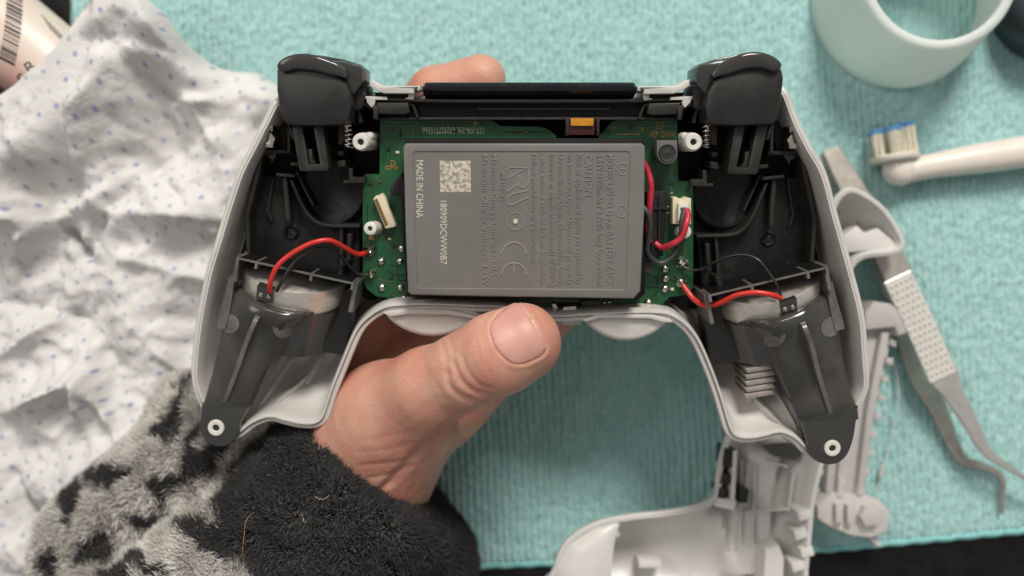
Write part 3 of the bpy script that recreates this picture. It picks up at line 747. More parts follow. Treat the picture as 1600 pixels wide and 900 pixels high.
def back_shell():
    Fb = Frame((0, 0, 2.05))
    px = [(862, 960), (866, 890), (886, 846), (930, 818), (985, 806), (1040, 800), (1090, 790), (1118, 776), (1121, 740), (1134, 690), (1165, 610), (1225, 500), (1275, 400), (1302, 318), (1322, 296), (1345, 298), (1382, 324), (1408, 362), (1414, 384),
          (1398, 398), (1350, 404), (1330, 430), (1330, 500), (1325, 580), (1308, 660), (1290, 715), (1274, 780), (1268, 840), (1262, 900), (1258, 960)]
    uv = [tuple(Fb.at(p, 0))[:2] for p in resample(spline(px, 6, True), 190, True)]
    root = empty('back_shell', (uv[100][0], uv[100][1], .2)); tag(root, 'loose pale grey back half of the controller casing lying inside up', 'controller casing')
    OFF[root.name] = Vector((0, 0, 0)); root.location = (0, 0, 2.05)
    def floor(u, v): return -1.30 + 0 * u
    def rg(u, v):
        a = Fb.at((1120, 790), -1); b = Fb.at((1150, 930), -1); d, t = seg_dist(u, v, a, b)
        a2 = Fb.at((880, 880), -1); b2 = Fb.at((1100, 850), -1); d2, t2 = seg_dist(u, v, a2, b2)
        # raised flat panel of the body
        q = [Fb.at(p, -.7) for p in ((1140, 700), (1262, 690), (1240, 870), (1230, 960), (1150, 960), (1140, 800))]
        ins = in_poly(u, v, q); dq = poly_dist(u, v, q)
        return .55 * np.exp(-(d / .22) ** 2) + np.where(ins, .55 * sstep(0, .25, dq), 0) - .2 * np.exp(-(d2 / .8) ** 2)
    rim = [(-.03, -.22), (-.02, -.04), (.02, 0), (.05, 0), (.06, -.03), (.07, .02), (.11, .02), (.13, -.02)]
    tray(Fb, uv, floor, rim, [(.24, .3), (.32, .6), (.5, .85), (.75, 1.0)], 'casing', M['back_shell'], root, step=.14, ridges=rg)
    # snap windows and ribs on the body edge
    def part(name, pts, w1, w0, mat, bev=.03):
        mb = MB(); mb.add(*pxprism(Fb, pts, w1, w0, bev)); return mb.build(name, mat, root, True, 40)
    for (x, y, w, h) in ((1132, 700, 18, 30), (1128, 740, 17, 16), (1124, 762, 11, 26), (1158, 764, 13, 22)):
        part('snap_window', [(x, y), (x + w, y + 2), (x + w - 3, y + h), (x - 3, y + h)], .06, -.9, M['rib'])
    part('clip', [(1120, 778), (1150, 782), (1148, 798), (1118, 792)], .12, -.8, M['back_shell'])
    part('clip', [(1146, 704), (1153, 704), (1148, 790), (1141, 790)], .10, -.9, M['back_shell'])
    part('cross_rib', [(895, 846), (966, 828), (970, 838), (902, 858)], -.35, -1.25, M['back_shell'], .05)
    part('stop_rib', [(998, 876), (1034, 876), (1034, 888), (998, 888)], -.6, -1.3, M['back_shell'], .05)
    part('post', [(1196, 858), (1218, 852), (1226, 872), (1222, 960), (1190, 960)], .1, -.9, M['back_shell'], .06)
    part('rubber_pad', [(1186, 694), (1236, 690), (1262, 706), (1240, 720), (1206, 712)], -.45, -1.2, M['bracket'], .04)
    for k, (x, y) in enumerate(((1246, 800), (1240, 830), (1250, 858), (1236, 880))):
        part('hook', [(x, y), (x + 20, y - 4), (x + 24, y + 10), (x + 4, y + 16)], .05, -.9, M['back_shell'], .05)
    for (a, b) in (((1160, 720), (1156, 850)), ((1180, 725), (1176, 850)), ((1200, 720), (1232, 730)), ((1165, 800), (1236, 796)), ((1240, 740), (1232, 800))):
        mb = MB(); P_ = [Fb.at(a, -.55), Fb.at(b, -.55)]; mb.add(*bar(P_, .05, -.55, -1.4)); mb.build('thin_rib', M['back_shell'], root)
    # torn inner rib of the far grip
    part('grip_rib', [(1312, 372), (1340, 352), (1352, 364), (1372, 356), (1392, 372), (1406, 384), (1392, 394), (1352, 392), (1318, 396)], -.2, -1.2, M['back_shell'], .06)
    Oo = resample([(868, 985), (869, 890), (889, 850), (930, 824), (966, 815)], 21); Ii = resample([(955, 985), (955, 920), (956, 880), (960, 848), (968, 818)], 21)
    def dome(s_, t_):
        k = int(round(t_ * 20)); p = Oo[k] * (1 - s_) + Ii[k] * s_; return Fb.at(tuple(p), -.04 + .34 * math.sin(math.pi * min(1, s_ * .92)) ** .8 * (1 - t_ ** 4))
    mb = MB(); mb.add(*thick_sheet(dome, 14, 20, .12)); mb.build('grip_end', M['back_shell'], root, True, 60)
back_shell()

def clear_strip():
    Fc = Frame((0, 0, .2)); root = empty('clear_light_guide', (0, 0, .2)); OFF[root.name] = Vector((0, 0, 0))
    tag(root, 'clear pinkish plastic light guide bar lying beside the back casing', 'plastic part')
    def part(name, pts, w1, w0, bev=.05, mat='clear'):
        mb = MB(); mb.add(*pxprism(Fc, pts, w1, w0, bev)); return mb.build(name, M[mat], root, True, 40)
    part('bar', [(1318, 520), (1398, 512), (1370, 640), (1352, 772), (1290, 768), (1302, 640)], .75, .1, .1)
    part('rail', [(1378, 520), (1390, 520), (1366, 650), (1350, 775), (1339, 775), (1355, 640)], 1.05, .75, .05)
    part('rail', [(1340, 522), (1347, 522), (1328, 650), (1314, 770), (1306, 770), (1320, 640)], .95, .75, .04)
    part('end_block', [(1352, 486), (1366, 470), (1392, 474), (1416, 488), (1420, 520), (1404, 526), (1398, 512), (1352, 516)], 1.15, .1, .10)
    e = part('end_block', [(1276, 790), (1300, 770), (1352, 774), (1376, 782), (1392, 800), (1388, 830), (1362, 842), (1330, 838), (1300, 826), (1278, 812)], 1.0, .1, .10)
    part('boss', [(1352, 792), (1372, 792), (1382, 806), (1374, 822), (1352, 824), (1344, 808)], 1.3, 1.0, .08)
    part('tooth', [(1306, 788), (1318, 786), (1318, 818), (1306, 818)], 1.25, 1.0, .05); part('tooth', [(1324, 790), (1334, 790), (1334, 820), (1324, 820)], 1.25, 1.0, .05)
    r = random.Random(12)
    for k in range(9):
        t = k / 8; x = 1392 - 48 * t; y = 530 + 232 * t
        part('edge_tab', [(x, y), (x + 7 + r.uniform(0, 5), y + 1), (x + 6 + r.uniform(0, 4), y + 9 + r.uniform(0, 6)), (x - 2, y + 8)], .85 + r.uniform(0, .2), .3, .03)
        x -= 70; part('edge_tab', [(x, y), (x + 7, y + 1), (x + 6, y + 8 + r.uniform(0, 5)), (x - 3 - r.uniform(0, 4), y + 8)], .85 + r.uniform(0, .2), .3, .03)
    part('foot', [(1358, 842), (1372, 838), (1380, 854), (1372, 856)], .6, .1, .05)
    part('slot_frame', [(1312, 748), (1322, 748), (1318, 778), (1308, 778)], 1.05, .75, .03)
clear_strip()
def filament():
    pts = [W(1396, 565, .4), W(1404, 600, .5), W(1402, 640, .6), W(1393, 690, .5), W(1380, 725, .4), W(1374, 750, .35), W(1372, 770, .3)]
    mb = MB(); mb.add(*tube(spline(pts, 8), .022, 8)); o = mb.build('clear_filament', M['filament'], None, True)
    tag(o, 'thin clear plastic filament curving on the towel beside the tweezers', 'filament')
    mb = MB(); mb.add(*lathe([(0, -.24), (.07, -.2), (.10, 0), (.07, .2), (0, .24)], W(1378, 736, .42), (-.25, -1, 0), 14)); mb.build('end_bead', M['filament'], o, True)
filament()

# ------------------------------------------------------------------ the opened game controller
RC = Matrix.Rotation(math.radians(9), 3, 'X')
FC = Frame(W(827, 340, 6.0), RC)
ctl = empty('game_controller', FC.O, RC)
tag(ctl, 'opened grey game controller held back side up, battery and motors showing', 'game controller')
PX = 1 / 66.0      # one pixel of the photograph at the rim, in cm
PAIRS = [((300, 590), (1358, 600)), ((431, 150), (1226, 132)), ((372, 270), (1290, 270)), ((322, 430), (1334, 430)), ((309, 495), (1350, 495)), ((372, 403), (1292, 418)), ((554, 443), (1106, 462)),
         ((338, 668), (1300, 700)), ((500, 665), (1147, 687)), ((421, 656), (1220, 680)), ((373, 683), (1261, 710)), ((556, 532), (1092, 548)), ((605, 497), (1042, 508)), ((563, 222), (1084, 222)), ((432, 97), (1222, 97)), ((568, 104), (1087, 104)),
         ((490, 266), (1161, 271)), ((420, 212), (1240, 214)), ((580, 392), (1066, 411)), ((533, 380), (1119, 395)), ((388, 405), (1268, 415)), ((315, 635), (1342, 640))]
def MR(p):
    """left half of the photograph -> right half"""
    x, y = p; bx, by = 1656 - x, y; sw = 0; dx = dy = 0
    for (lx, ly), (rx, ry) in PAIRS:
        d2 = (x - lx) ** 2 + (y - ly) ** 2 + 60; w = 1 / d2 ** 1.6; sw += w
        dx += w * (rx - (1656 - lx)); dy += w * (ry - ly)
    return (bx + dx / sw, by + dy / sw)
ID = lambda p: p
SIDES = ((ID, -1), (MR, 1))
def A(p, w=0.0): return FC.at(p, w)
def cpart(name, pts, w1, w0, mat, parent=None, bev=.02, f=ID, smooth=True):
    mb = MB(); mb.add(*pxprism(FC, [f(p) for p in pts], w1, w0, bev)); return mb.build(name, M[mat], parent or ctl, smooth, 35)
def circ(cx, cy, r, n=20, a0=0, a1=360): return [(cx + r * math.cos(math.radians(a0 + (a1 - a0) * k / (n if a1 - a0 == 360 else n - 1))), cy + r * math.sin(math.radians(a0 + (a1 - a0) * k / (n if a1 - a0 == 360 else n - 1)))) for k in range(n)]

# --- front casing: one open tray with two grips
left = [(700, 152), (655, 150), (610, 147), (585, 142), (560, 150), (500, 152), (450, 150), (431, 155), (412, 190), (392, 230), (372, 270), (352, 330), (337, 380), (322, 430), (309, 495), (302, 550), (300, 590), (305, 615), (316, 640), (330, 668), (350, 686), (373, 683), (396, 666), (421, 657), (442, 662), (470, 668), (494, 667),
        (509, 655), (520, 622), (528, 600), (541, 568), (556, 532), (566, 514), (580, 500), (597, 489), (615, 484), (660, 482), (705, 483), (740, 485), (790, 487)]
rightside = [MR(p) for p in left][::-1]
full = left + rightside
full = resample(spline(full, 5, True), 330, True)
UV = [tuple(A(p, 0))[:2] for p in full]
def cfloor(u, v):
    return -1.95 + 1.25 * sstep(-3.9, -5.4, v)
def cridge(u, v):
    z = 0 * u
    for f, s in SIDES:
        for (p, q, amp, wd, sk) in (((372, 684), (484, 582), .50, .12, .8), ((380, 668), (452, 560), .55, .10, -.7), ((415, 668), (490, 612), .32, .08, .7), ((500, 560), (480, 600), .35, .2, 0), ((525, 500), (540, 560), .3, .3, 0), ((455, 545), (520, 575), -.3, .18, 0), ((470, 600), (494, 590), .35, .16, 0), ((440, 640), (480, 632), -.2, .12, 0)):
            a = A(f(p), -1.2); b = A(f(q), -1.2); d, t = seg_dist(u, v, a, b)
            sg = np.sign((b.x - a.x) * (v - a.y) - (b.y - a.y) * (u - a.x)) * s
            z = z + amp * np.exp(-(d / (wd * 1.5 * np.where(sg > 0, 1 + sk, 1 - sk * .7))) ** 2) * np.sin(np.pi * np.clip(.12 + .8 * t, 0, 1))
    return z
rim = [(-.06, -.30), (-.055, -.12), (-.03, -.09), (.0, -.085), (.045, -.08), (.052, -.11), (.066, -.11), (.074, -.02), (.085, 0), (.122, 0), (.135, -.02)]
tray(FC, UV, cfloor, rim, [(.185, .2), (.20, .5), (.24, .78), (.31, .93), (.42, 1.0)], 'front_casing', M['shell'], ctl, step=.14, ridges=None, drop=lambda u, v: 1.25 * float(sstep(2.1, 2.5, np.array(v)) * sstep(6.0, 5.3, np.array(abs(u)))))
# the round stick housings bulging below the rim
for (x0, x1, yc, bot) in ((602, 752, 493, 527), (911, 1047, 499, 534)):
    n = 26; arc = []
    for k in range(n + 1):
        t = k / n; arc.append((x0 + (x1 - x0) * t, yc + (bot - yc) * (1 - (2 * t - 1) ** 2) ** .8))
    arc = [(x0 + 18, yc - 14)] + arc + [(x1 - 18, yc - 14)]
    mb = MB(); mb.add(*pxprism(FC, arc, -.10, -1.5, .14, 5)); mb.build('stick_housing', M['shell'], ctl, True, 60)
for pts in ([(598, 489), (625, 484), (635, 483), (700, 484), (722, 488), (752, 497), (744, 499), (700, 492), (635, 491), (610, 495)], [(908, 500), (935, 491), (1020, 492), (1048, 499), (1052, 504), (1036, 504), (1015, 498), (938, 497), (916, 503)]):
    cpart('casing_lip', pts, .035, -.8, 'shell', bev=.025)
# --- black inner frame: backing, floor plates, ribs
back = [(560, 158), (450, 160), (418, 235), (388, 320), (366, 398), (376, 420), (470, 446), (556, 462), (600, 474), (615, 484), (827, 486)]
frame = cpart('inner_frame', back + [MR(p) for p in back[:-1]][::-1], -1.55, -1.85, 'pit', bev=0)
tag(frame, None, None)
def rib(pts, width, w1, w0=-1.6, mat='rib', f=ID, name='rib', parent=None):
    mb = MB(); mb.add(*bar([A(f(p), w1) for p in pts], width * PX, w1, w0)); return mb.build(name, M[mat], parent or frame, True, 35)
for f, s in SIDES:
    cpart('floor_plate', [(396, 290), (387, 335), (390, 408), (470, 428), (556, 446), (562, 440), (562, 354), (512, 352), (490, 341), (468, 290), (452, 276), (400, 274)], -1.12, -1.54, 'black', frame, .04, f)
    cpart('side_plate', [(446, 172), (426, 200), (411, 236), (446, 236), (450, 196)], -.85, -1.54, 'black', frame, .04, f)
    # bowl around the stick module
    bw = [A(f(p), -1.1) for p in spline([(460, 280), (474, 312), (487, 334), (500, 346), (520, 351), (566, 351)], 5)]
    mb = MB(); mb.add(*bar(bw, 5 * PX, -.72, -1.6)); mb.build('bowl_rim', M['rib'], frame, True, 35)
    bc = A(f((520, 300)), -1.5)
    mb = MB(); mb.add(*lathe([(0, 0), (.5, .015), (.62, .1), (.78, .12), (.9, .02), (.9, -.04)], bc, seg=32)); mb.build('stick_module', M['black'], frame, True, 40)
    rib([(456, 237), (414, 237), (407, 242), (404, 262), (386, 335), (388, 400)], 6.5, -.55, f=f)
    rib([(431, 273), (460, 275)], 5, -.62, f=f)
    rib([(444, 276), (447, 310), (450, 346)], 8, -.72, f=f)
    rib([(533, 352), (533, 424)], 6, -.80, f=f)
    rib([(546, 366), (544, 408)], 7, -.55, f=f, name='clip_arm')
    rib([(532, 415), (530, 440)], 9, -.35, f=f, name='clip_arm')
    rib([(451, 192), (451, 238)], 6, -.5, f=f); rib([(453, 200), (459, 218)], 5, -.4, f=f)
    rib([(453, 256), (466, 257)], 6, -.45, f=f)
    rib([(463, 268), (478, 300), (490, 322)], 4, -.9, f=f)
    rib([(427, 278), (418, 330), (424, 345)], 4, -1.0, f=f)
    rib([(536, 284), (548, 284)], 5, -.5, f=f); cpart('frame_block', [(545, 263), (551, 263), (551, 276), (570, 277), (570, 286), (545, 286)], -.45, -1.5, 'rib', frame, .02, f)
    cpart('frame_block', [(528, 195), (540, 195), (541, 215), (534, 226), (528, 226)], -.3, -1.5, 'rib', frame, .02, f)
    cpart('frame_block', [(527, 236), (536, 236), (536, 243), (527, 243)], -.35, -1.5, 'rib', frame, .02, f)
    cpart('frame_block', [(527, 251), (539, 250), (539, 260), (527, 261)], -.35, -1.5, 'rib', frame, .02, f)
    cpart('frame_block', [(552, 128), (566, 124), (572, 146), (566, 168), (554, 172), (549, 150)], -.1, -1.5, 'rib', frame, .03, f)
    rib([(556, 160), (562, 178), (563, 192)], 5, -.3, f=f); rib([(566, 160), (580, 166), (588, 172)], 7, -.25, f=f)
    # slotted boss in the floor
    c = A(f((456, 362)), -1.12); mb = MB(); mb.add(*lathe([(.20, -.02), (.20, .03), (.16, .05), (.12, .03), (.12, -.02)], c, seg=20)); b = mb.build('slot_boss', M['pit'], frame, True, 40)
    mb = MB(); mb.add(*pxprism(FC, [f((450, 358)), f((455, 356)), f((463, 367)), f((458, 369))], -1.04, -1.12)); mb.build('slot_bar', M['rib'], b)
    # nickel clip on the side wall
    k = cpart('retaining_clip', [(414, 197), (426, 197), (426, 205), (422, 206), (430, 217), (427, 224), (426, 231), (415, 230), (415, 223), (419, 221), (419, 206), (414, 205)], -.15, -.9, 'clip', ctl, .02, f)
# the torn-free seat of cross bars at the top
tb_ = [(590, 156), (1064, 156), (1066, 164), (1060, 187), (596, 187), (588, 168)]
cpart('cross_bar', tb_, -.55, -1.5, 'black', frame, .03)
cpart('cross_bar', [(584, 152), (700, 155), (960, 155), (1072, 152), (1074, 158), (960, 161), (700, 161), (582, 158)], -.25, -1.2, 'rib', frame, .03)
cpart('cross_bar', [(590, 183), (1064, 183), (1064, 187.5), (590, 187.5)], -.40, -1.2, 'rib', frame, .02)
cpart('slot', [(648, 164), (1006, 164), (996, 180), (655, 180)], -.52, -1.0, 'pit', frame, .0)
cpart('slot_rail', [(744, 168), (955, 168), (952, 172), (747, 172)], -.48, -.9, 'gloss', frame, .01)
for f, s in SIDES:
    cpart('corner_block', [(588, 160), (638, 160), (640, 176), (632, 179), (592, 178)], -.12, -1.0, 'rib', frame, .04, f)
    cpart('corner_foot', [(583, 164), (592, 164), (590, 186), (583, 186)], -.1, -1.0, 'rib', frame, .02, f)
    rib([(638, 162), (645, 164), (650, 176), (652, 184)], 4, -.3, f=f)
    # pale edge of the casing by the light bar
    top = [(577, 124), (583, 125), (594, 133), (610, 134), (657, 134), (657, 140), (652, 142), (651, 138), (647, 139), (647, 146), (600, 146), (588, 142), (577, 134)]
    cpart('casing_top_edge', top, -.05, -1.5, 'shell', ctl, .03, f)
    cpart('casing_tab', [(638, 146), (648, 146), (646, 156), (633, 155), (633, 153), (638, 152)], -.2, -1.2, 'shell', ctl, .02, f)
    cpart('casing_tab', [(566, 150), (604, 151), (606, 156), (586, 156), (586, 160), (584, 166), (580, 168), (573, 160), (572, 154), (566, 153)], -.15, -1.2, 'shell', ctl, .02, f)
    cpart('casing_inner_wall', [(583, 144), (640, 147), (640, 154), (590, 153)], -.45, -1.5, 'black', ctl, .02, f)
# --- light bar
bp = [A((x, 144), -.55) for x in np.linspace(668, 986, 12)]
mb = MB(); n = len(bp); vs, fs = tube([bp[0] - Vector((.10, 0, 0)), bp[0] - Vector((.06, 0, 0))] + bp + [bp[-1] + Vector((.06, 0, 0)), bp[-1] + Vector((.10, 0, 0))], [(.06, .3), (.14, .45)] + [(.185, .55)] * n + [(.14, .45), (.06, .3)], 20); mb.add(vs, fs); mb.build('light_bar', M['lightbar'], ctl, True, 50)

# --- shoulder triggers
for f, s in SIDES:
    t = cpart('trigger', [(431, 108), (431, 140), (435, 172), (441, 190), (450, 197), (500, 198), (534, 196), (545, 190), (550, 168), (548, 144), (540, 126), (522, 112), (495, 103), (455, 100)], .36, -1.0, 'trigger', ctl, .13, f)
    path = [(441, 112), (445, 105), (455, 99.5), (470, 97), (492, 99), (510, 104), (530, 111), (542, 120)]
    P = [A(f(p), .33) for p in spline(path, 5)]; n = len(P)
    rr = [(float(np.interp(k / (n - 1), [0, .1, .5, .8, 1], [.07, .15, .19, .16, .05])), float(np.interp(k / (n - 1), [0, .15, .6, 1], [.12, .17, .17, .12]))) for k in range(n)]
    # oval section: thin across the picture, deep along the view
    vs = []; fs = []; sg = 16
    for i in range(n):
        tt = (P[min(i + 1, n - 1)] - P[max(i - 1, 0)]).normalized(); x = tt.cross(Vector((0, 0, 1))).normalized(); y = Vector((0, 0, 1))
        for k in range(sg):
            a = 2 * math.pi * k / sg; ca, sa = math.cos(a), math.sin(a)
            vs.append(P[i] + x * rr[i][0] * math.copysign(abs(ca) ** .5, ca) + y * rr[i][1] * math.copysign(abs(sa) ** .5, sa))
    for i in range(n - 1):
        for k in range(sg): fs.append((i * sg + k, i * sg + (k + 1) % sg, (i + 1) * sg + (k + 1) % sg, (i + 1) * sg + k))
    fs.append(tuple(range(sg))); fs.append(tuple((n - 1) * sg + k for k in range(sg)))
    mb = MB(); mb.add(vs, fs); mb.build('trigger_lip', M['trigger_lip'], t, True, 60)
    cpart('trigger_side', [(505, 93), (535, 95), (560, 100), (567, 106), (568, 128), (560, 136), (552, 148), (544, 142), (530, 120), (510, 106)], .18, -.9, 'trigger_lip', t, .10, f)
    cpart('trigger_back', [(470, 84.5), (500, 86), (535, 92), (562, 100), (560, 108), (505, 104), (470, 98)], -.05, -.8, 'trigger_lip', t, .06, f)
    cpart('lever', [(455, 190), (471, 190), (482, 257), (500, 256), (488, 190), (503, 190), (514, 262), (512, 267), (470, 268), (467, 264)], .10, -.6, 'rib', t, .025, f)
    cpart('lever_tongue', [(481, 233), (487, 233), (488, 248), (493, 256), (483, 258)], .02, -.6, 'rib', t, .02, f)
    # spring beside the trigger pivot
    mb = MB(); c0 = A(f((543, 205)), -.35); pts = []
    for k in range(90):
        a = k / 90 * 5 * 2 * math.pi; pts.append(c0 + Vector((.10 * math.cos(a), -.006 * k + .15, .10 * math.sin(a))))
    mb.add(*tube(pts, .022, 6)); mb.build('trigger_spring', M['spring'], ctl, True, 60)
    mb = MB(); a_, b_ = A(f((542, 187)), -.3), A(f((542, 206)), -.3); mb.add(*tube([a_, b_], .035, 8)); mb.build('spring_leg', M['spring'], ctl, True)

# --- screw posts
for (cx, cy, bx, by, r, hole) in ((563, 222, 588, 220, 13, True), (1084, 222, 1062, 222, 13.5, True)):
    top = A((cx, cy), .05); bot = A((bx, by), -1.9); ax = (top - bot).normalized()
    mb = MB(); L = (top - bot).length; R = r * PX
    mb.add(*lathe([(R * 1.18, -L), (R * 1.1, -.2), (R, -.03), (R - .03, 0), (.088, 0), (.075, -.02), (.07, -.3), (0, -.3)], top, (0, 0, 1) if False else ax, 28)); p = mb.build('screw_post', M['white'], ctl, True, 45)
    mb = MB(); mb.add(*lathe([(0, -.28), (.068, -.28), (.068, -.1), (0, -.1)], top, ax, 16)); mb.build('screw_hole', M['hole'], p, True)
    fx = Vector((.14 if cx < 800 else -.14, .13, 0)); mb = MB(); mb.add(*lathe([(.10, -L), (.10, -.35), (.07, -.3), (0, -.3)], top + fx, ax, 14)); mb.build('post_rib', M['white'], p, True, 45)

# --- circuit board
wp = -.72
pl = [(594, 190), (598, 186.5), (763, 186.5), (773, 190), (781, 197), (838, 198), (852, 200), (862, 206), (869, 212), (869, 216), (936, 216), (936, 212), (944, 204), (955, 191), (964, 187), (1054, 187), (1058, 190), (1058, 214), (1060, 282), (1083, 284), (1083, 448), (1076, 460), (1046, 464), (1026, 484), (940, 483), (936, 474), (868, 472), (866, 488), (742, 488), (740, 470), (708, 470), (706, 478), (702, 480), (622, 479), (606, 465), (588, 463), (574, 452), (567, 438), (567, 276), (571, 272), (593, 272)]
pcb = cpart('circuit_board', pl, wp, wp - .12, 'pcb', ctl, 0)
cpart('board_skirt', [(588, 462), (606, 470), (620, 485), (705, 487), (735, 492), (880, 494), (930, 492), (1030, 490), (1052, 468), (1040, 455), (600, 455)], wp - .15, -1.5, 'black', frame, .03)
# pale traces: the lighter border of the board
def trace(pts, width=3, mat='green_edge', w=wp + .012):
    mb = MB(); mb.add(*bar([A(p, w) for p in pts], width * PX, w, wp - .001)); return mb.build('trace', M[mat], pcb)
trace([(600, 189.5), (764, 189.5)], 2.2); trace([(645, 188), (645, 220)], 1.6); trace([(966, 189.5), (1050, 189.5)], 1.8)
trace([(957, 207), (957, 200), (963, 200)], 1.6, 'copper_print'); trace([(998, 200), (1004, 200), (1004, 206)], 1.6, 'copper_print'); trace([(964, 210), (1000, 210)], 1.4, 'copper_print')
mb = MB(); mb.add(*lathe([(.045, 0), (.045, .012), (0, .012)], A((743, 192), wp), seg=14)); mb.build('test_pad', M['copper_print'], pcb)
def solder(x, y, r, flat=False):
    c = A((x, y), wp); mb = MB(); R = r * PX
    mb.add(*lathe([(R * 1.0, -.01), (R * .96, R * .35), (R * .7, R * .72), (R * .38, R * .88), (0, R * .9)], c, seg=14)); o = mb.build('solder_joint', M['solder'], pcb, True, 60)
    q = c + Vector((.02, -.02, R * .85)); mb = MB(); mb.add(*lathe([(R * .30, -.03), (R * .26, R * .10), (0, R * .14)], q, seg=8)); mb.build('pin_end', M['pin'], o, True)
for x, y, r in ((596, 408, 6.5), (625, 408, 6), (628, 388, 7), (597, 449, 6.5), (626, 449, 6), (631, 467, 7.5), (1021, 446 - 0, 0), (1039, 420, 6.5), (1040, 435, 6.5), (1039, 451, 6.5), (1013, 474, 8), (1019, 394, 6.5)):
    if r: solder(x, y, r)
for k, (x, y) in enumerate(((688, 469), (698, 470), (944, 473), (952, 472))):
    solder(x, y, 4)
# solder lands of the motor wires: rough blobs
r_ = random.Random(4)
def blob(x, y, r):
    c = A((x, y), wp + .03); seg = 11; vs = []; prof = ((1.0, -.03), (1.0, .02), (.72, .09), (.35, .12))
    for (a, h) in prof:
        for k in range(seg):
            t = 2 * math.pi * k / seg; j = 1 + r_.uniform(-.28, .30) * (a > .5); vs.append(c + Vector((r * PX * a * j * math.cos(t), r * PX * a * j * math.sin(t), h * (1 + r_.uniform(-.4, .5)))))
    fs = [(i * seg + k, i * seg + (k + 1) % seg, (i + 1) * seg + (k + 1) % seg, (i + 1) * seg + k) for i in range(3) for k in range(seg)] + [tuple(3 * seg + k for k in range(seg))]
    mb = MB(); mb.add(vs, fs); mb.build('wire_solder', M['solder'], pcb, False)
for x, y, r in ((578, 391, 9), (581, 427, 7), (1065, 411, 9), (1064, 441, 8)): blob(x, y, r)
# flat cable socket, tilted
q = [(583, 311), (587, 306), (593, 305), (596, 302), (600, 306), (618, 350), (618, 354), (606, 357), (602, 357)]
fc = cpart('cable_socket', q, wp + .26, wp, 'cream', pcb, .02)
slot_ = cpart('contact_row', [(585, 312), (589, 310), (606, 350), (602, 353)], wp + .275, wp + .2, 'gold', pcb, 0)
for k in range(10):
    t = k / 9; x, y = 587.0 + 16 * t, 313.5 + 37 * t
    mb = MB(); mb.add(*pxprism(FC, [(x - 2, y - .2), (x + 2.2, y - 1.6), (x + 2.9, y - .1), (x - 1.2, y + 1.4)], wp + .285, wp + .2)); mb.build('contact', M['brown'], pcb)
# little white peg
for cx, cy in ((578, 357), (1070, 362)):
    top = A((cx, cy), -.15); bot = A((cx + (10 if cx < 800 else -6), cy - 1), wp - .02); ax = (top - bot).normalized(); L = (top - bot).length
    mb = MB(); mb.add(*lathe([(.17, -L), (.17, -.1), (.155, -.02), (.12, 0), (.06, 0), (.05, -.1), (0, -.1)], top, ax, 20)); pg = mb.build('locating_peg', M['white'], pcb, True, 45)
    mb = MB(); mb.add(*lathe([(0, -.09), (.052, -.09), (.052, -.03), (0, -.03)], top, ax, 12)); mb.build('peg_hole', M['hole'], pcb)
cpart('chip_part', [(576, 369), (584, 369), (584, 375), (576, 375)], wp + .03, wp, 'copper_print', pcb, .01)
cpart('socket_pad', [(1003, 408), (1017, 407), (1017, 426), (1003, 426)], wp + .05, wp, 'brown', pcb, .01); solder(1008, 417, 3.2)
# battery plug and its socket
sk = cpart('battery_socket', [(1051, 309), (1058, 308), (1060, 311), (1068, 311), (1072, 308), (1080, 310), (1080, 350), (1076, 351), (1051, 350)], wp + .38, wp, 'cream', pcb, .02)
cpart('battery_plug', [(1060, 318), (1076, 318), (1077, 346), (1059, 346)], wp + .55, wp + .3, 'white', pcb, .03)
cpart('plug_slot', [(1063, 324), (1073, 324), (1073, 329), (1063, 329)], wp + .56, wp + .45, 'bracket_rib', pcb, 0)
for y in (323, 333): trace([(1041, y), (1052, y)], 2.2, 'silk')
# microphone socket (round, black) on a grey seat
g = cpart('round_socket', [(1026, 219), (1058, 219), (1059, 238)] + circ(1042.5, 240, 16.5, 16, 5, 175)[0:] + [(1026, 238)], -.1, wp - .2, 'grey_ring', ctl, .03)
mb = MB(); mb.add(*lathe([(.205, -.02), (.205, .015), (.19, .03), (.15, .01), (.06, .035), (0, .04)], A((1042.5, 239), -.1), seg=28)); mb.build('rubber_bung', M['rubber'], g, True, 50)
# orange film on the flex cable
cpart('flex_cable', [(888, 186), (930, 186), (929, 211), (889, 211)], -.30, -.8, 'flex', ctl, .02)
cpart('orange_film', [(891, 184.5), (928, 184.5), (927, 197), (892, 197)], -.22, -.30, 'kapton', ctl, .03)
for x in (884, 932): cpart('flex_clamp', [(x, 184), (x + 5, 184), (x + 5, 212), (x, 212)], -.25, -.9, 'rib', frame, .02)
for pts in ([(748, 480), (752, 478), (757, 478), (760, 486), (745, 488), (740, 484)], [(880, 480), (900, 478), (902, 492), (880, 493)], [(862, 476), (868, 474), (872, 482), (866, 488)]): cpart('metal_tab', pts, -.35, -.9, 'clip', ctl, .02)
cpart('port_pad', [(872, 494), (884, 486), (902, 486), (912, 500), (906, 508), (880, 508)], -.38, -1.2, 'shell', ctl, .03)
cpart('port_block', [(905, 470), (935, 468), (945, 484), (930, 492), (915, 490)], -.6, -1.2, 'gloss', frame, .03)
cpart('port_block', [(715, 470), (745, 470), (750, 480), (742, 488), (720, 487)], -.55, -1.2, 'rib', frame, .03)

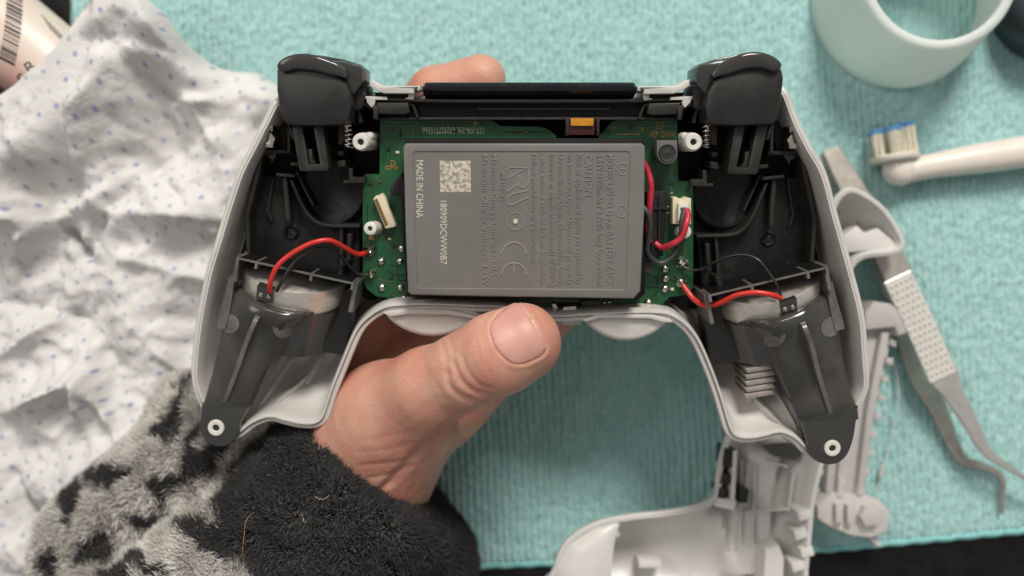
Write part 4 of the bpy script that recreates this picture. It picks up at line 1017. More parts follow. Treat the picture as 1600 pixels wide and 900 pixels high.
# --- battery on its black tray
cpart('battery_tray', [(632, 216), (1003, 216), (1006, 222), (1008, 460), (997, 469), (636, 464), (624, 290), (632, 270)], -.10, wp + .004, 'pit', ctl, .03)
cpart('tray_ear', [(614, 284), (628, 270), (632, 300), (612, 306), (609, 296)], -.3, wp + .003, 'black', ctl, .03); cpart('tray_ear', [(1010, 300), (1040, 296), (1044, 308), (1036, 400), (1012, 404)], -.40, wp + .003, 'black', ctl, .03)
for x in (1020, 1030): rib([(x, 305), (x, 395)], 2.5, -.33, -.5)
rib([(1016, 326), (1044, 326)], 2.5, -.33, -.5)
WB = .55
bo = [(630, 229), (634, 224), (1003, 224), (1008, 229), (1007, 330), (1001, 455), (990, 467), (770, 464), (642, 461), (637, 456), (634, 380)]
uvb = [tuple(A(p, WB))[:2] for p in bo]
if area2(uvb) < 0: uvb = uvb[::-1]
pan_px = [(645, 240), (649, 236), (981, 236), (985, 240), (979, 449), (974, 453.5), (656, 451), (651, 446)]
pan = [tuple(A(p, WB))[:2] for p in pan_px]
if area2(pan) < 0: pan = pan[::-1]
vs, fs = prism(uvb, WB, -.15, .045, 3); nb = len(uvb); fs = fs[:-1]; base = len(vs)
# the sunk panel: top rim ring -> panel outline -> recessed panel
vs += [(x, y, WB) for x, y in pan]; k = len(pan)
p2 = inset(pan, .02); vs += [(x, y, WB - .022) for x, y in p2]
fs += [(base + i, base + (i + 1) % k, base + k + (i + 1) % k, base + k + i) for i in range(k)]
fs.append(tuple(base + k + i for i in range(k)))
ring_i = list(range(base - nb, base)); pan_i = list(range(base, base + k))
pts2 = [Vector(vs[i][:2]) for i in ring_i] + [Vector(vs[i][:2]) for i in pan_i]
cv, ce, cf, *_ = delaunay_2d_cdt(pts2, [], [list(range(nb)), list(range(nb, nb + k))[::-1]], 0, 1e-6)
pnt = [(sum(cv[i].x for i in f) / len(f), sum(cv[i].y for i in f) / len(f)) for f in cf]
inside = in_poly(np.array([p[0] for p in pnt]), np.array([p[1] for p in pnt]), pan); inO = in_poly(np.array([p[0] for p in pnt]), np.array([p[1] for p in pnt]), [tuple(q) for q in pts2[:nb]])
allx = ring_i + pan_i
for f_, i_, o_ in zip(cf, inside, inO):
    if not i_ and o_ and max(f_) < len(allx): fs.append(tuple(allx[q] for q in f_))
mb = MB(); mb.add(vs, fs); bat = mb.build('battery', M['battery'], ctl, True, 30)
tag(bat, 'flat grey rectangular battery pack with raised lettering', None)
WP = WB - .022
_dg = None
def text_verts(body, res=2, bold=0.0):
    cu = bpy.data.curves.new('txt', 'FONT'); cu.body = body; cu.resolution_u = res; cu.offset = bold; t = bpy.data.objects.new('txt', cu); col.objects.link(t)
    bpy.context.view_layer.update(); me = bpy.data.meshes.new_from_object(t.evaluated_get(bpy.context.evaluated_depsgraph_get()))
    bpy.data.objects.remove(t); bpy.data.curves.remove(cu)
    V = [tuple(v.co)[:2] for v in me.vertices]; Fc = [tuple(p.vertices) for p in me.polygons]; bpy.data.meshes.remove(me); return V, Fc
def text(body, name, x0, x1, y0, y1, mat, parent, mode='down', w=WP, h=.012, bold=0.0):
    """lettering filling the pixel box; mode down: reads top to bottom; up: upright; flip: upside down"""
    V, Fc = text_verts(body, 2, bold); xs = [v[0] for v in V]; a, b = min(xs), max(xs)
    cap = .70; vs = []
    for (x, y) in V:
        s = (x - a) / (b - a); t = y / cap
        if mode == 'down': p = (x0 + (x1 - x0) * t, y0 + (y1 - y0) * s)
        elif mode == 'up': p = (x0 + (x1 - x0) * s, y1 - (y1 - y0) * t)
        else: p = (x1 - (x1 - x0) * s, y0 + (y1 - y0) * t)
        q = A(p, w + h); vs.append(q)
    n = len(vs); top = list(Fc); # raised: side walls on the border edges
    cnt = {}
    for f_ in Fc:
        for i in range(len(f_)):
            e = (f_[i], f_[(i + 1) % len(f_)]); cnt[tuple(sorted(e))] = cnt.get(tuple(sorted(e)), 0) + 1
    side = [e for e, c in cnt.items() if c == 1]
    vs += [Vector((p.x, p.y, w - .001)) for p in vs]
    o = mesh_obj(name, vs, top + [(a_, b_, b_ + n, a_ + n) for a_, b_ in side], M[mat], parent)
    return recalc(o)
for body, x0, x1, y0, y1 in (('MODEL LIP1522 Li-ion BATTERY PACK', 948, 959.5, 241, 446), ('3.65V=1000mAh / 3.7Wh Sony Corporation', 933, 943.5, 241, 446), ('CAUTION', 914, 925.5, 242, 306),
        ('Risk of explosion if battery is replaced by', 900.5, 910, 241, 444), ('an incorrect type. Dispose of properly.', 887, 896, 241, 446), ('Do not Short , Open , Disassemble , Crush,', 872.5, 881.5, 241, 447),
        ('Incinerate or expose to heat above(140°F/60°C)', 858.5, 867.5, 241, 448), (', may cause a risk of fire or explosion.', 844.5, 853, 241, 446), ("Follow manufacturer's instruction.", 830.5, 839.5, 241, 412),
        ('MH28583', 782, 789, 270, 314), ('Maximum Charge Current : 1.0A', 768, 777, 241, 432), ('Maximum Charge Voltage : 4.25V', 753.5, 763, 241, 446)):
    text(body, 'raised_lettering', x0, x1, y0, y1, 'battery_lit_emb', bat, h=.018, bold=.002)
text('180909DCWW0B7', 'printed_code', 688, 698.5, 314, 413, 'print', bat, h=.004)
text('MADE IN CHINA', 'printed_code', 650.5, 661.5, 250.5, 340, 'print', bat, h=.004)
st = cpart('printed_stamp', [(687, 251), (735, 251), (736, 300), (688, 300)], WP + .004, WP - .001, 'stamp', bat, 0)
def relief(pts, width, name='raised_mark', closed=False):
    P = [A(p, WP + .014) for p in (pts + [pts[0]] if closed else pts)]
    mb = MB(); mb.add(*bar(P, width * PX, WP + .016, WP - .001)); return mb.build(name, M['battery_lit_emb'], bat)
relief([(928.5, 242), (926.5, 449)], 1.4)
relief(circ(805.5, 346, 13.5, 28) + [(819, 346)], 1.8); mb = MB(); mb.add(*lathe([(.06, 0), (.05, .03), (0, .035)], A((805.5, 346), WP), seg=14)); mb.build('raised_mark', M['print'], bat, True)
relief(circ(803, 398, 19, 18, 178, 362), 3.2); relief(circ(803, 430, 19, 18, 178, 362), 3.2); relief([(803, 412), (803, 427)], 3.0)
relief(circ(973, 264, 9, 20) + [(982, 264)], 1.6); relief([(968, 264), (978, 264)], 1.5); relief([(973, 259), (973, 269)], 1.5)
relief(circ(971, 330, 9, 20) + [(980, 330)], 1.6); relief([(971, 325), (971, 335)], 1.5)
# the tilted recognised-component mark: R and U leaning into one another
relief([(791, 280), (824, 262), (826, 270), (826, 286), (818, 294), (810, 290), (810, 274)], 2.6); relief([(810, 287), (792, 300)], 2.6)
relief([(825, 298), (800, 303), (792, 310), (794, 319), (800, 320), (826, 308)], 2.6); relief([(791, 268), (796, 262), (822, 262)], 1.6)
for x in (648, 655): pass
# board lettering
text('177-376-29L 892927715566', 'board_code', 660, 756, 199, 209, 'silk', pcb, 'flip', wp, .008)
text('>EP GW<', 'board_code', 1014, 1054, 205, 215, 'copper_print', pcb, 'up', wp, .008)
def mark(pts, width, mat='copper_print'):
    mb = MB(); mb.add(*bar([A(p, wp + .01) for p in pts], width * PX, wp + .010, wp - .001)); return mb.build('board_mark', M[mat], pcb)
mark([(1025, 200.5), (1027, 191.5), (1037, 191.5), (1035, 200.5), (1025, 200.5)], 1.2); mark([(1029, 199), (1030, 194), (1033, 198), (1034, 193)], 1.2)
mark([(611, 264), (611, 251), (616, 253), (617.5, 257), (613, 258)], 2.2); mark([(601, 262), (606, 259.5), (609, 260.5)], 1.8); mark([(613, 262), (618, 260), (622, 262), (617, 265)], 1.8); mark([(602, 264), (609, 264.5)], 1.6)
mark([(1044, 383), (1047, 390), (1049, 384)], 1.3); mark([(1046, 390), (1048, 396)], 1.2); trace([(570, 300), (570, 440)], 1.2, 'pcb'); trace([(612, 415), (622, 415), (622, 438), (640, 438)], 1.0, 'pit'); trace([(604, 424), (616, 430), (636, 430)], 1.0, 'pit'); trace([(1005, 431), (1018, 430), (1030, 436)], 1.0, 'pit'); trace([(1003, 449), (1030, 449)], 1.0, 'pit')

# small parts and tracks on the bare areas of the board
rp_ = random.Random(21)
for (x, y, w_, h_, m_) in ((607, 200, 7, 4, 'brown'), (622, 205, 5, 5, 'rubber'), (604, 228, 5, 8, 'rubber'), (618, 236, 6, 4, 'cream'), (575, 285, 7, 4, 'rubber'), (590, 282, 5, 4, 'brown'), (606, 372, 5, 3, 'cream'), (613, 381, 4, 6, 'rubber'), (608, 432, 6, 4, 'rubber'), (655, 470, 8, 4, 'rubber'), (668, 472, 5, 3, 'cream'), (1047, 300, 5, 3, 'solder'),
        (1072, 292, 5, 7, 'rubber'), (1046, 285, 6, 4, 'rubber'), (1055, 372, 6, 4, 'cream'), (1026, 440, 5, 4, 'rubber'), (1053, 428, 4, 6, 'rubber'), (975, 476, 7, 4, 'rubber'), (990, 472, 5, 4, 'brown'), (1048, 450, 5, 4, 'cream'), (705, 204, 6, 3, 'rubber'), (800, 204, 9, 4, 'rubber'), (820, 205, 5, 4, 'brown'), (982, 197, 6, 4, 'rubber')):
    cpart('chip_part', [(x, y), (x + w_, y), (x + w_, y + h_), (x, y + h_)], wp + .035, wp, m_, pcb, .008)
for pts in ([(598, 215), (606, 222), (606, 262), (588, 280)], [(626, 200), (626, 214)], [(574, 320), (574, 346)], [(586, 365), (600, 372), (612, 395)], [(590, 436), (606, 440), (618, 440)], [(640, 474), (690, 475)], [(610, 462), (620, 470)], [(1030, 412), (1030, 428), (1024, 434)], [(1046, 436), (1056, 440)], [(1046, 420), (1058, 414)], [(1070, 380), (1070, 400)], [(965, 479), (1008, 479)], [(1022, 462), (1030, 452)], [(680, 195), (700, 195), (708, 199)], [(790, 206), (846, 206)], [(1046, 290), (1052, 300)]):
    trace(pts, 1.1, 'green_edge' if rp_.random() < .5 else 'pit')
# --- rumble motors, their cups and the smoked brackets down to the grip tips
for f, s in SIDES:
    pA, pB = A(f((372, 403)), .3), A(f((554, 443)), .3)                 # upper edge of the cup
    ex = (pB - pA).normalized(); along = Vector((ex.y, -ex.x, 0)) if s < 0 else Vector((-ex.y, ex.x, 0))
    if along.y > 0: along = -along
    tilt = math.radians(20); axm = (along * math.cos(tilt) + Vector((0, 0, -math.sin(tilt)))).normalized()
    mid = (pA + pB) / 2; R = 1.36
    org = mid - ex * .26 + along * .10; org.z = -.95
    root = MB(); root.add(*lathe([(0, -.05), (R - .1, -.05), (R - .02, -.02), (R, .04), (R, 1.1), (R - .05, 1.16), (0, 1.16)], org, axm, 72)); mot = root.build('rumble_motor', M['motor'], ctl, True, 40)
    # terminal block where the wires are soldered
    up = (Vector((0, 0, 1)) - axm * Vector((0, 0, 1)).dot(axm)).normalized()
    tb0 = org + up * (R - .12) + axm * .18 - ex * (.36 if s < 0 else .12)
    q = MB()
    for (dx, dy, dz) in ((0, 0, 0),):
        c8 = [tb0 + ex * a + axm * b + up * c for a in (-.2, .2) for b in (-.22, .16) for c in (-.05, .16)]
        q.add(c8, [(0, 1, 3, 2), (4, 6, 7, 5), (0, 4, 5, 1), (2, 3, 7, 6), (0, 2, 6, 4), (1, 5, 7, 3)])
    q.build('terminal_block', M['bracket'], mot)
    for a in (-.09, .10):
        q = MB(); q.add(*lathe([(.06, 0), (.05, .05), (0, .07)], tb0 + ex * a + up * .155, up, 10)); q.build('terminal_solder', M['solder'], mot, True)
    # cup: cylinder hugging the can below its visible band
    Rc = R + .07
    cup = MB(); cup.add(*lathe([(0, .6), (Rc - .12, .6), (Rc - .09, .585), (Rc - .03, .585), (Rc, .62), (Rc, 1.75), (Rc - .1, 1.85), (0, 1.85)], org - Vector((0, 0, .02)), axm, 72)); cp = cup.build('motor_cup', M['bracket'], ctl, True, 40)
    # end plate with windows above the can
    th = along * .10
    def slab(pts, t0, t1, name, mat, parent):
        vs_ = [p + along * t0 for p in pts] + [p + along * t1 for p in pts]; n_ = len(pts)
        m_ = MB(); m_.add(vs_, [tuple(range(n_)), tuple(range(n_, 2 * n_))[::-1]] + [(i, (i + 1) % n_, n_ + (i + 1) % n_, n_ + i) for i in range(n_)]); return m_.build(name, M[mat], parent)
    Lw = (pB - pA).length
    def ep(t, z): p = pA + (pB - pA) * t; return Vector((p.x, p.y, z))
    slab([ep(0, .30), ep(1, .30), ep(1, -1.5), ep(0, -1.5)], -.015, .02, 'cup_end_plate', 'pit', cp)
    slab([ep(0, .335), ep(1, .335), ep(1, .301), ep(0, .301)], -.02, .028, 'cup_edge', 'bracket_rib', cp)
    for (t0, t1) in ((.04, .15), (.17, .30), (.52, .62), (.64, .80)):
        slab([ep(t0, -.1), ep(t1, -.1), ep(t1, -.6), ep(t0, -.6)], .023, .12, 'cup_window', 'pit', cp)
    for t in (.0, .16, .63, .985):
        slab([ep(t - .009, .34), ep(t + .014, .34), ep(t + .014, -.5), ep(t - .009, -.5)], -.02, .16, 'cup_rib', 'bracket_rib', cp)
    # side cheeks of the cup
    for t, l in ((-.015, .62), (1.0, .75)):
        p = ep(t, .12); q4 = [p - ex * .05, p + ex * .05, p + ex * .05 + along * l, p - ex * .05 + along * l]
        m_ = MB(); m_.add(*prism([tuple(v)[:2] for v in q4], .10, -1.4, .02)); m_.build('cup_cheek', M['bracket_rib'], cp)
    # bracket strip
    Lp = spline([(364, 443), (352, 490), (344, 530), (334, 575), (322, 618), (314, 648)], 6); Rp = spline([(506, 485), (472, 507), (455, 530), (432, 570), (405, 612), (384, 645)], 6); nv = len(Lp) - 1
    def bz(s_, t_):
        bul = float(np.interp(t_, [0, .15, .5, .85, 1], [.66, .62, .40, .16, .02])); bs = float(np.interp(t_, [0, .05, .12, .3, .8, 1], [-.50, -.30, -.20, -.20, -.02, .06]))
        return bs + bul * (1 - abs(2 * s_ - 1) ** 3.2)
    def fn(s_, t_):
        i = min(int(round(t_ * nv)), nv); l, r = Lp[i], Rp[i]; p = l * (1 - s_) + r * s_; p = p + np.array([0, 16.0 * math.sin(math.pi * s_) * max(0, 1 - t_ * 3)]); return A(f(tuple(p)), bz(s_, t_))
    m_ = MB(); m_.add(*thick_sheet(fn, 22, nv, .16)); br = m_.build('motor_bracket', M['smoked'], ctl, True, 40)
    # wing on the outer side
    Lw_ = spline([(358, 432), (346, 480), (338, 512)], 6); Rw_ = spline([(366, 436), (360, 480), (352, 514)], 6)
    def fw(s_, t_): i = min(int(round(t_ * 12)), 12); p = Lw_[i] * (1 - s_) + Rw_[i] * s_; return A(f(tuple(p)), .0 - .25 * (1 - s_))
    m_ = MB(); m_.add(*thick_sheet(fw, 3, 12, .3)); m_.build('bracket_wing', M['bracket_rib'], br, True, 40)
    # centre rib: a raised line from cup to tab
    rp = spline([(406, 490), (390, 525), (374, 570), (360, 606), (350, 630)], 6); vs_ = []; fs_ = []
    for i, p in enumerate(rp):
        t_ = i / (len(rp) - 1); z = bz(.45, t_) + .02; c = A(f(tuple(p)), z); wd = .075; hh = .15 * (1 - t_) + .03
        for (a, b) in ((-wd, -.1), (-wd * .7, hh), (wd * .7, hh), (wd, -.1)): vs_.append(c + ex * a + Vector((0, 0, b)))
    for i in range(len(rp) - 1):
        for k in range(4): fs_.append((i * 4 + k, i * 4 + (k + 1) % 4, (i + 1) * 4 + (k + 1) % 4, (i + 1) * 4 + k))
    fs_ += [(0, 1, 2, 3), tuple(len(vs_) - 4 + k for k in range(4))]
    m_ = MB(); m_.add(vs_, fs_); m_.build('centre_rib', M['bracket_rib'], br, True, 40)
    # round ejector marks
    for (cx, cy, rr, tt, ss) in ((359, 506, 15, .28, .15), (443, 512, 17, .2, .78)):
        def st_of(p):
            best = None
            for i in range(nv + 1):
                l, r = Lp[i], Rp[i]; dlt = r - l; q_ = float(np.clip(((np.array(p) - l) @ dlt) / (dlt @ dlt), 0, 1)); e = np.linalg.norm(l + dlt * q_ - p)
                if best is None or e < best[0]: best = (e, q_, i / nv)
            return best[1], best[2]
        rings_ = []
        for rq, lift in ((rr, -.05), (rr, .014), (rr - 1.5, .018), (rr * .5, .018)):
            for p in circ(cx, cy, rq, 20): rings_.append(A(f(p), bz(*st_of(p)) + lift))
        fq = [(i * 20 + k, i * 20 + (k + 1) % 20, (i + 1) * 20 + (k + 1) % 20, (i + 1) * 20 + k) for i in range(3) for k in range(20)] + [tuple(60 + k for k in range(20))]
        m_ = MB(); m_.add(rings_, fq); m_.build('moulding_mark', M['bracket_rib'], br, True, 40)
    # tab with the screw eye
    tabp = [(316, 634), (314, 660), (314, 676)] + circ(345, 672, 31, 14, 172, 8)[0:0] + [(318, 684), (327, 690), (338, 692), (350, 691), (364, 684), (374, 672), (378, 660), (388, 640)]
    tabp = [(315, 630)] + circ(343, 667, 31.5, 15, 190, -6) + [(389, 636)]
    m_ = MB(); m_.add(*prism([tuple(A(f(tuple(p)), .12))[:2] for p in tabp], .12, -.30, .05)); tb2 = m_.build('bracket_tab', M['bracket'] if s > 0 else M['bracket'], br, True, 40)
    c = A(f((338, 668)), .12); m_ = MB()
    m_.add(*lathe([(.20, -.02), (.205, .02), (.19, .05), (.14, .06), (.09, .045), (.075, .0), (.07, -.01), (0, -.01)], c, seg=28)); m_.build('screw_eye', M['white'], ctl, True, 45)
    m_ = MB(); m_.add(*lathe([(.085, .0), (.085, .012), (.0, .012)], c + Vector((0.0, 0, .0)), seg=8)); m_.build('eye_hole', M['hole'], ctl)
    # a dark flank of the cup towards the middle
    cpart('cup_flank', [(470, 470), (556, 446), (552, 490), (537, 556), (522, 554), (480, 548), (452, 530)], -.62, -1.4, 'trigger', cp, .10, f)
# moulded wedges on the floor of each grip
for f, s in SIDES:
    for (p, q, hh, wd) in (((408, 648), (486, 584), .34, .16), ((404, 640), (448, 566), .40, .13), ((496, 560), (474, 604), .25, .2)):
        vs_ = []; fs_ = []; m = 12
        for k in range(m + 1):
            t = k / m; pp = (p[0] + (q[0] - p[0]) * t, p[1] + (q[1] - p[1]) * t); c = A(f(pp), -1.2); z = float(cfloor(np.array(c.x), np.array(c.y))); e = math.sin(math.pi * (.06 + .88 * t)) ** .7
            d_ = (A(f(q), -1.2) - A(f(p), -1.2)).normalized(); n_ = Vector((-d_.y, d_.x, 0)) * (1 if s < 0 else -1)
            for (a, b) in ((-1.0, -.1), (-.45, .35), (-.08, .95), (.0, 1.0), (.10, .9), (.28, .3), (.5, -.1)): vs_.append(Vector((c.x, c.y, z)) + n_ * (wd * 1.5 * a) + Vector((0, 0, hh * e * b - .02)))
        for k in range(m):
            for j in range(6): fs_.append((k * 7 + j, k * 7 + j + 1, (k + 1) * 7 + j + 1, (k + 1) * 7 + j))
        fs_ += [tuple(range(7)), tuple(m * 7 + j for j in range(7))]
        mb = MB(); mb.add(vs_, fs_); mb.build('grip_wedge', M['shell'], ctl, True, 60)
# ribbed block inside the right grip
for k in range(5):
    y = 572 + k * 10; cpart('grip_weight_rib', [(1164, y + 4), (1208, y - 3), (1214, y + 4), (1168, y + 12)], -.42, -1.6, 'dull_steel', ctl, .04)
# --- wires
def wire(pts, r, mat, name='wire'):
    P = spline([A((x + r_.uniform(-1.2, 1.2) * (0 < i < len(pts) - 1), y + r_.uniform(-1.2, 1.2) * (0 < i < len(pts) - 1)), w) for i, (x, y, w) in enumerate(pts)], 10); mb = MB(); mb.add(*tube(P, r, 10)); return mb.build(name, M[mat], ctl, True, 60)
wire([(422, 456, .42), (423, 444, .55), (432, 420, .62), (450, 400, .58), (480, 382, .45), (505, 375, .35), (522, 377, .2), (545, 391, -.2), (560, 397, -.45), (573, 394, -.62)], .062, 'red_wire')
wire([(432, 455, .40), (440, 440, .48), (458, 414, .45), (480, 394, .35), (505, 388, .2), (525, 394, 0), (545, 415, -.3), (560, 427, -.5), (578, 429, -.62)], .044, 'black_wire')
wire([(1220, 466, .45), (1205, 460, .62), (1180, 457, .6), (1150, 461, .45), (1125, 473, .2), (1102, 477, -.1), (1085, 468, -.35), (1075, 455, -.5), (1066, 444, -.62)], .066, 'red_wire')
wire([(1221, 466, .45), (1214, 448, .5), (1203, 428, .42), (1185, 408, .3), (1165, 399, .15), (1140, 400, 0), (1115, 410, -.2), (1098, 420, -.4), (1080, 421, -.55), (1066, 416, -.62)], .036, 'black_wire')
wire([(1004, 252, -.05), (1012, 268, -.1), (1016, 290, -.05), (1016, 320, -.1), (1013, 350, -.25), (1014, 378, -.32)], .075, 'crimson_wire')
wire([(1024, 380, -.40), (1034, 386, -.3), (1050, 382, -.1), (1064, 370, 0), (1072, 352, .05), (1074, 338, -.05), (1073, 328, -.18)], .075, 'crimson_wire')
wire([(1003, 322, .1), (1012, 334, .15), (1016, 350, .1), (1013, 370, 0), (1012, 392, -.15), (1020, 406, -.28), (1034, 410, -.3), (1050, 400, -.3), (1060, 385, -.25), (1064, 362, -.12), (1066, 345, -.1), (1069, 327, -.18)], .065, 'grey_wire')

# ------------------------------------------------------------------ the hand and its fleece sleeve
def Wn(px, py, z): return np.array(W(px, py, z))
thumb_pts = [((816, 533), 6.72, .88), ((775, 554), 6.72, .92), ((730, 577), 6.40, .86), ((668, 608), 5.70, .98), ((604, 652), 4.45, 1.42), ((530, 730), 3.3, 1.65), ((430, 850), 2.6, 1.6)]
palm_pts = [((650, 590), 2.55, 1.45), ((630, 640), 2.75, 1.65), ((560, 780), 2.75, 1.75), ((500, 880), 2.8, 1.8)]
heel_pts = [((548, 640), 2.1, 1.2), ((575, 500), 2.2, 1.25), ((600, 420), 2.2, 1.1)]
mid_pts = [((700, 640), 2.3, 1.0), ((780, 552), 2.2, .98), ((900, 432), 2.3, .9)]
ring_pts = [((680, 610), 2.2, .95), ((790, 470), 2.0, .85), ((860, 380), 2.2, .75)]
idx_pts = [((668, 590), 2.4, 1.0), ((640, 440), 2.3, .85), ((612, 300), 2.6, .75), ((622, 205), 3.4, .70), ((680, 146), 4.25, .66), ((752, 124), 4.55, .62)]
def chain(p, pts, k=.05):
    d = None
    for (a, za, ra), (b, zb, rb) in zip(pts, pts[1:]):
        c = cone(p, Wn(*a, za), Wn(*b, zb), ra, rb); d = c if d is None else smin(d, c, k)
    return d
# the hand and sleeve press against the casing: keep them out of its volume
_gu = np.arange(-9, 9.01, .06); _gv = np.arange(-7.5, 4.5, .06); _GU, _GV = np.meshgrid(_gu, _gv, indexing='ij')
_sd = poly_dist(_GU, _GV, UV[::2]); _sd = np.where(in_poly(_GU, _GV, UV), -_sd, _sd)
def casing_sdf(p):
    q = (p - np.array(FC.O)) @ np.array(RC)
    i = np.clip((q[:, 0] + 9) / .06, 0, len(_gu) - 2); j = np.clip((q[:, 1] + 7.5) / .06, 0, len(_gv) - 2); a = i.astype(int); b = j.astype(int); fa = i - a; fb = j - b
    s = (_sd[a, b] * (1 - fa) + _sd[a + 1, b] * fa) * (1 - fb) + (_sd[a, b + 1] * (1 - fa) + _sd[a + 1, b + 1] * fa) * fb
    w = q[:, 2]; fl = cfloor(q[:, 0], q[:, 1])
    side = s + np.clip(-w, 0, 3) * .30 - .07          # the outer wall tapers inwards
    return np.maximum(np.maximum(side, fl - .30 - w), w - .1)
def hand_sdf(p):
    t = chain(p, thumb_pts, .25); q = smin(chain(p, palm_pts, .3), chain(p, mid_pts, .2), .35)
    q = smin(q, chain(p, ring_pts, .2), .12); q = smin(q, chain(p, heel_pts, .2), .25); q = smin(q, chain(p, idx_pts, .2), .35)
    # pad of the thumb tip
    t = smin(t, cone(p, Wn(826, 545, 6.45), Wn(800, 560, 6.4), .62, .66), .3)
    # the ball of the thumb
    t = smin(t, cone(p, Wn(655, 668, 4.25), Wn(585, 745, 3.7), .95, 1.35), .5)
    d = smin(t, q, .45)
    return -smin(-d, casing_sdf(p) - .03, .06)
def project(P): s = FPX / (CAM_H - P[:, 2]); return 800 + P[:, 0] * s, 450 - P[:, 1] * s
def normals(P, F):
    N = np.zeros_like(P); a, b, c, d = [P[F[:, i]] for i in range(4)]; n = np.cross(c - a, d - b)
    for i in range(4): np.add.at(N, F[:, i], n)
    return N / (np.linalg.norm(N, axis=1)[:, None] + 1e-9)
P, F = surface_nets(hand_sdf, (-6.4, -10.5, .25), (2.6, 6.4, 8.1), .066)
for _ in range(2):      # relax the net a little
    S = np.zeros_like(P); C = np.zeros(len(P))
    for i in range(4):
        np.add.at(S, F[:, i], P[F[:, (i + 1) % 4]] + P[F[:, i - 1]]); np.add.at(C, F[:, i], 2)
    P = P * .5 + S / C[:, None] * .5
N = normals(P, F)
if (N[np.argmax(P[:, 2])][2]) < 0: F = F[:, ::-1]; N = -N
qx, qy = project(P); front = sstep(.05, .35, N[:, 2]); D = np.zeros(len(P))
CR = [([(690, 534), (696, 556), (703, 588)], .045, 3.5), ([(697, 582), (703, 604), (722, 620), (742, 627)], .095, 4.0), ([(708, 566), (718, 590), (736, 608), (756, 616)], .085, 3.6), ([(722, 556), (731, 580), (748, 600), (764, 606)], .05, 3.2),
      ([(700, 525), (708, 548)], .03, 3), ([(744, 540), (752, 565), (766, 585)], .022, 3), ([(757, 632), (722, 655), (696, 668), (655, 702), (632, 728), (600, 762), (585, 790)], .15, 5.0), ([(700, 668), (712, 676), (718, 690)], .05, 3.5),
      ([(562, 727), (612, 722), (652, 715)], .035, 3.0), ([(572, 748), (612, 740), (645, 727)], .035, 3.0), ([(588, 764), (620, 752), (648, 722)], .03, 3.0), ([(560, 706), (610, 702), (650, 690)], .018, 3), ([(545, 690), (600, 684), (650, 672)], .014, 3),
      ([(690, 620), (640, 655), (590, 690)], .012, 5), ([(660, 726), (690, 690), (705, 676)], .04, 4), ([(640, 770), (668, 735)], .03, 4), ([(660, 560), (670, 585), (690, 610)], .02, 3.5)]
for pts, dep, wd in CR:
    dep *= .46; wd *= 1.05
    d = poly_dist(qx, qy, spline(pts, 6), False); D -= dep * np.exp(-(d / wd) ** 2); D += dep * .16 * np.exp(-((d - wd * 2.2) / (wd * 1.2)) ** 2)
D += .012 * fbm(P[:, 0] * 1.3, P[:, 1] * 1.3, P[:, 2] * 1.3, 3)
# nail bed set into the thumb
nail_px = spline([(767, 506), (768, 528), (780, 551), (803, 569), (830, 565), (854, 545), (834, 504), (810, 472), (786, 484)], 5, True)
ins = in_poly(qx, qy, nail_px); dn = poly_dist(qx, qy, nail_px)
P0 = P.copy()
D += np.where(ins & (N[:, 2] > 0), -.03 * sstep(0, 5, dn), .028 * np.exp(-((dn - 3.5) / 3.5) ** 2)) * (np.hypot(qx - 810, qy - 520) < 80)
P = P + N * (D * front)[:, None]
hand = mesh_obj('person', P, F, M['skin'], smooth=True)
tag(hand, 'bare hand with thumb on top holding the opened controller, fleece sleeve at the wrist', 'person')
def on_hand(px, py, lift):
    px = np.asarray(px, float); py = np.asarray(py, float); d = np.stack([(px - 800) / FPX, (450 - py) / FPX, -np.ones_like(px)], -1); d /= np.linalg.norm(d, axis=-1)[:, None]
    o = np.array([0, 0, CAM_H]); t = np.full(len(px), 17.0)
    for _ in range(40): t += hand_sdf(o + d * t[:, None]) * .9
    q = o + d * t[:, None]; e = .03; g = np.stack([hand_sdf(q + np.eye(3)[i] * e) - hand_sdf(q - np.eye(3)[i] * e) for i in range(3)], -1); g /= np.linalg.norm(g, axis=1)[:, None]
    return q + g * np.asarray(lift)[..., None]
def nail_patch(poly, step, lift, name, mat, parent):
    V2, Ff, n = patch([(a, -b) for a, b in poly], step, .2); x, y = V2[:, 0], -V2[:, 1]; d = poly_dist(x, y, poly)
    cx, cy = 811, 522; ux, uy = .87, -.49      # along the nail
    across = (x - cx) * -uy + (y - cy) * ux
    z = lift * sstep(0, 3.5, d) + .012 * (1 - (across / 45) ** 2) - .002
    V = on_hand(x, y, z); lo = on_hand(x, y, z - .05); k = len(V)
    ed = [(i, (i + 1) % n) for i in range(n)]
    return recalc(mesh_obj(name, np.vstack([V, lo]), Ff + [tuple(i + k for i in f[::-1]) for f in Ff] + [(a, a + k, b + k, b) for a, b in ed], M[mat], parent, True))
nail = nail_patch(nail_px, 4.5, .022, 'thumbnail', 'nail', hand)
nail_patch([tuple(p) for p in resample([(809, 471), (813, 471.5), (836, 504), (856, 545), (853, 548), (832.5, 507)], 36, True)], 2.5, .035, 'nail_edge', 'nail_edge', nail)

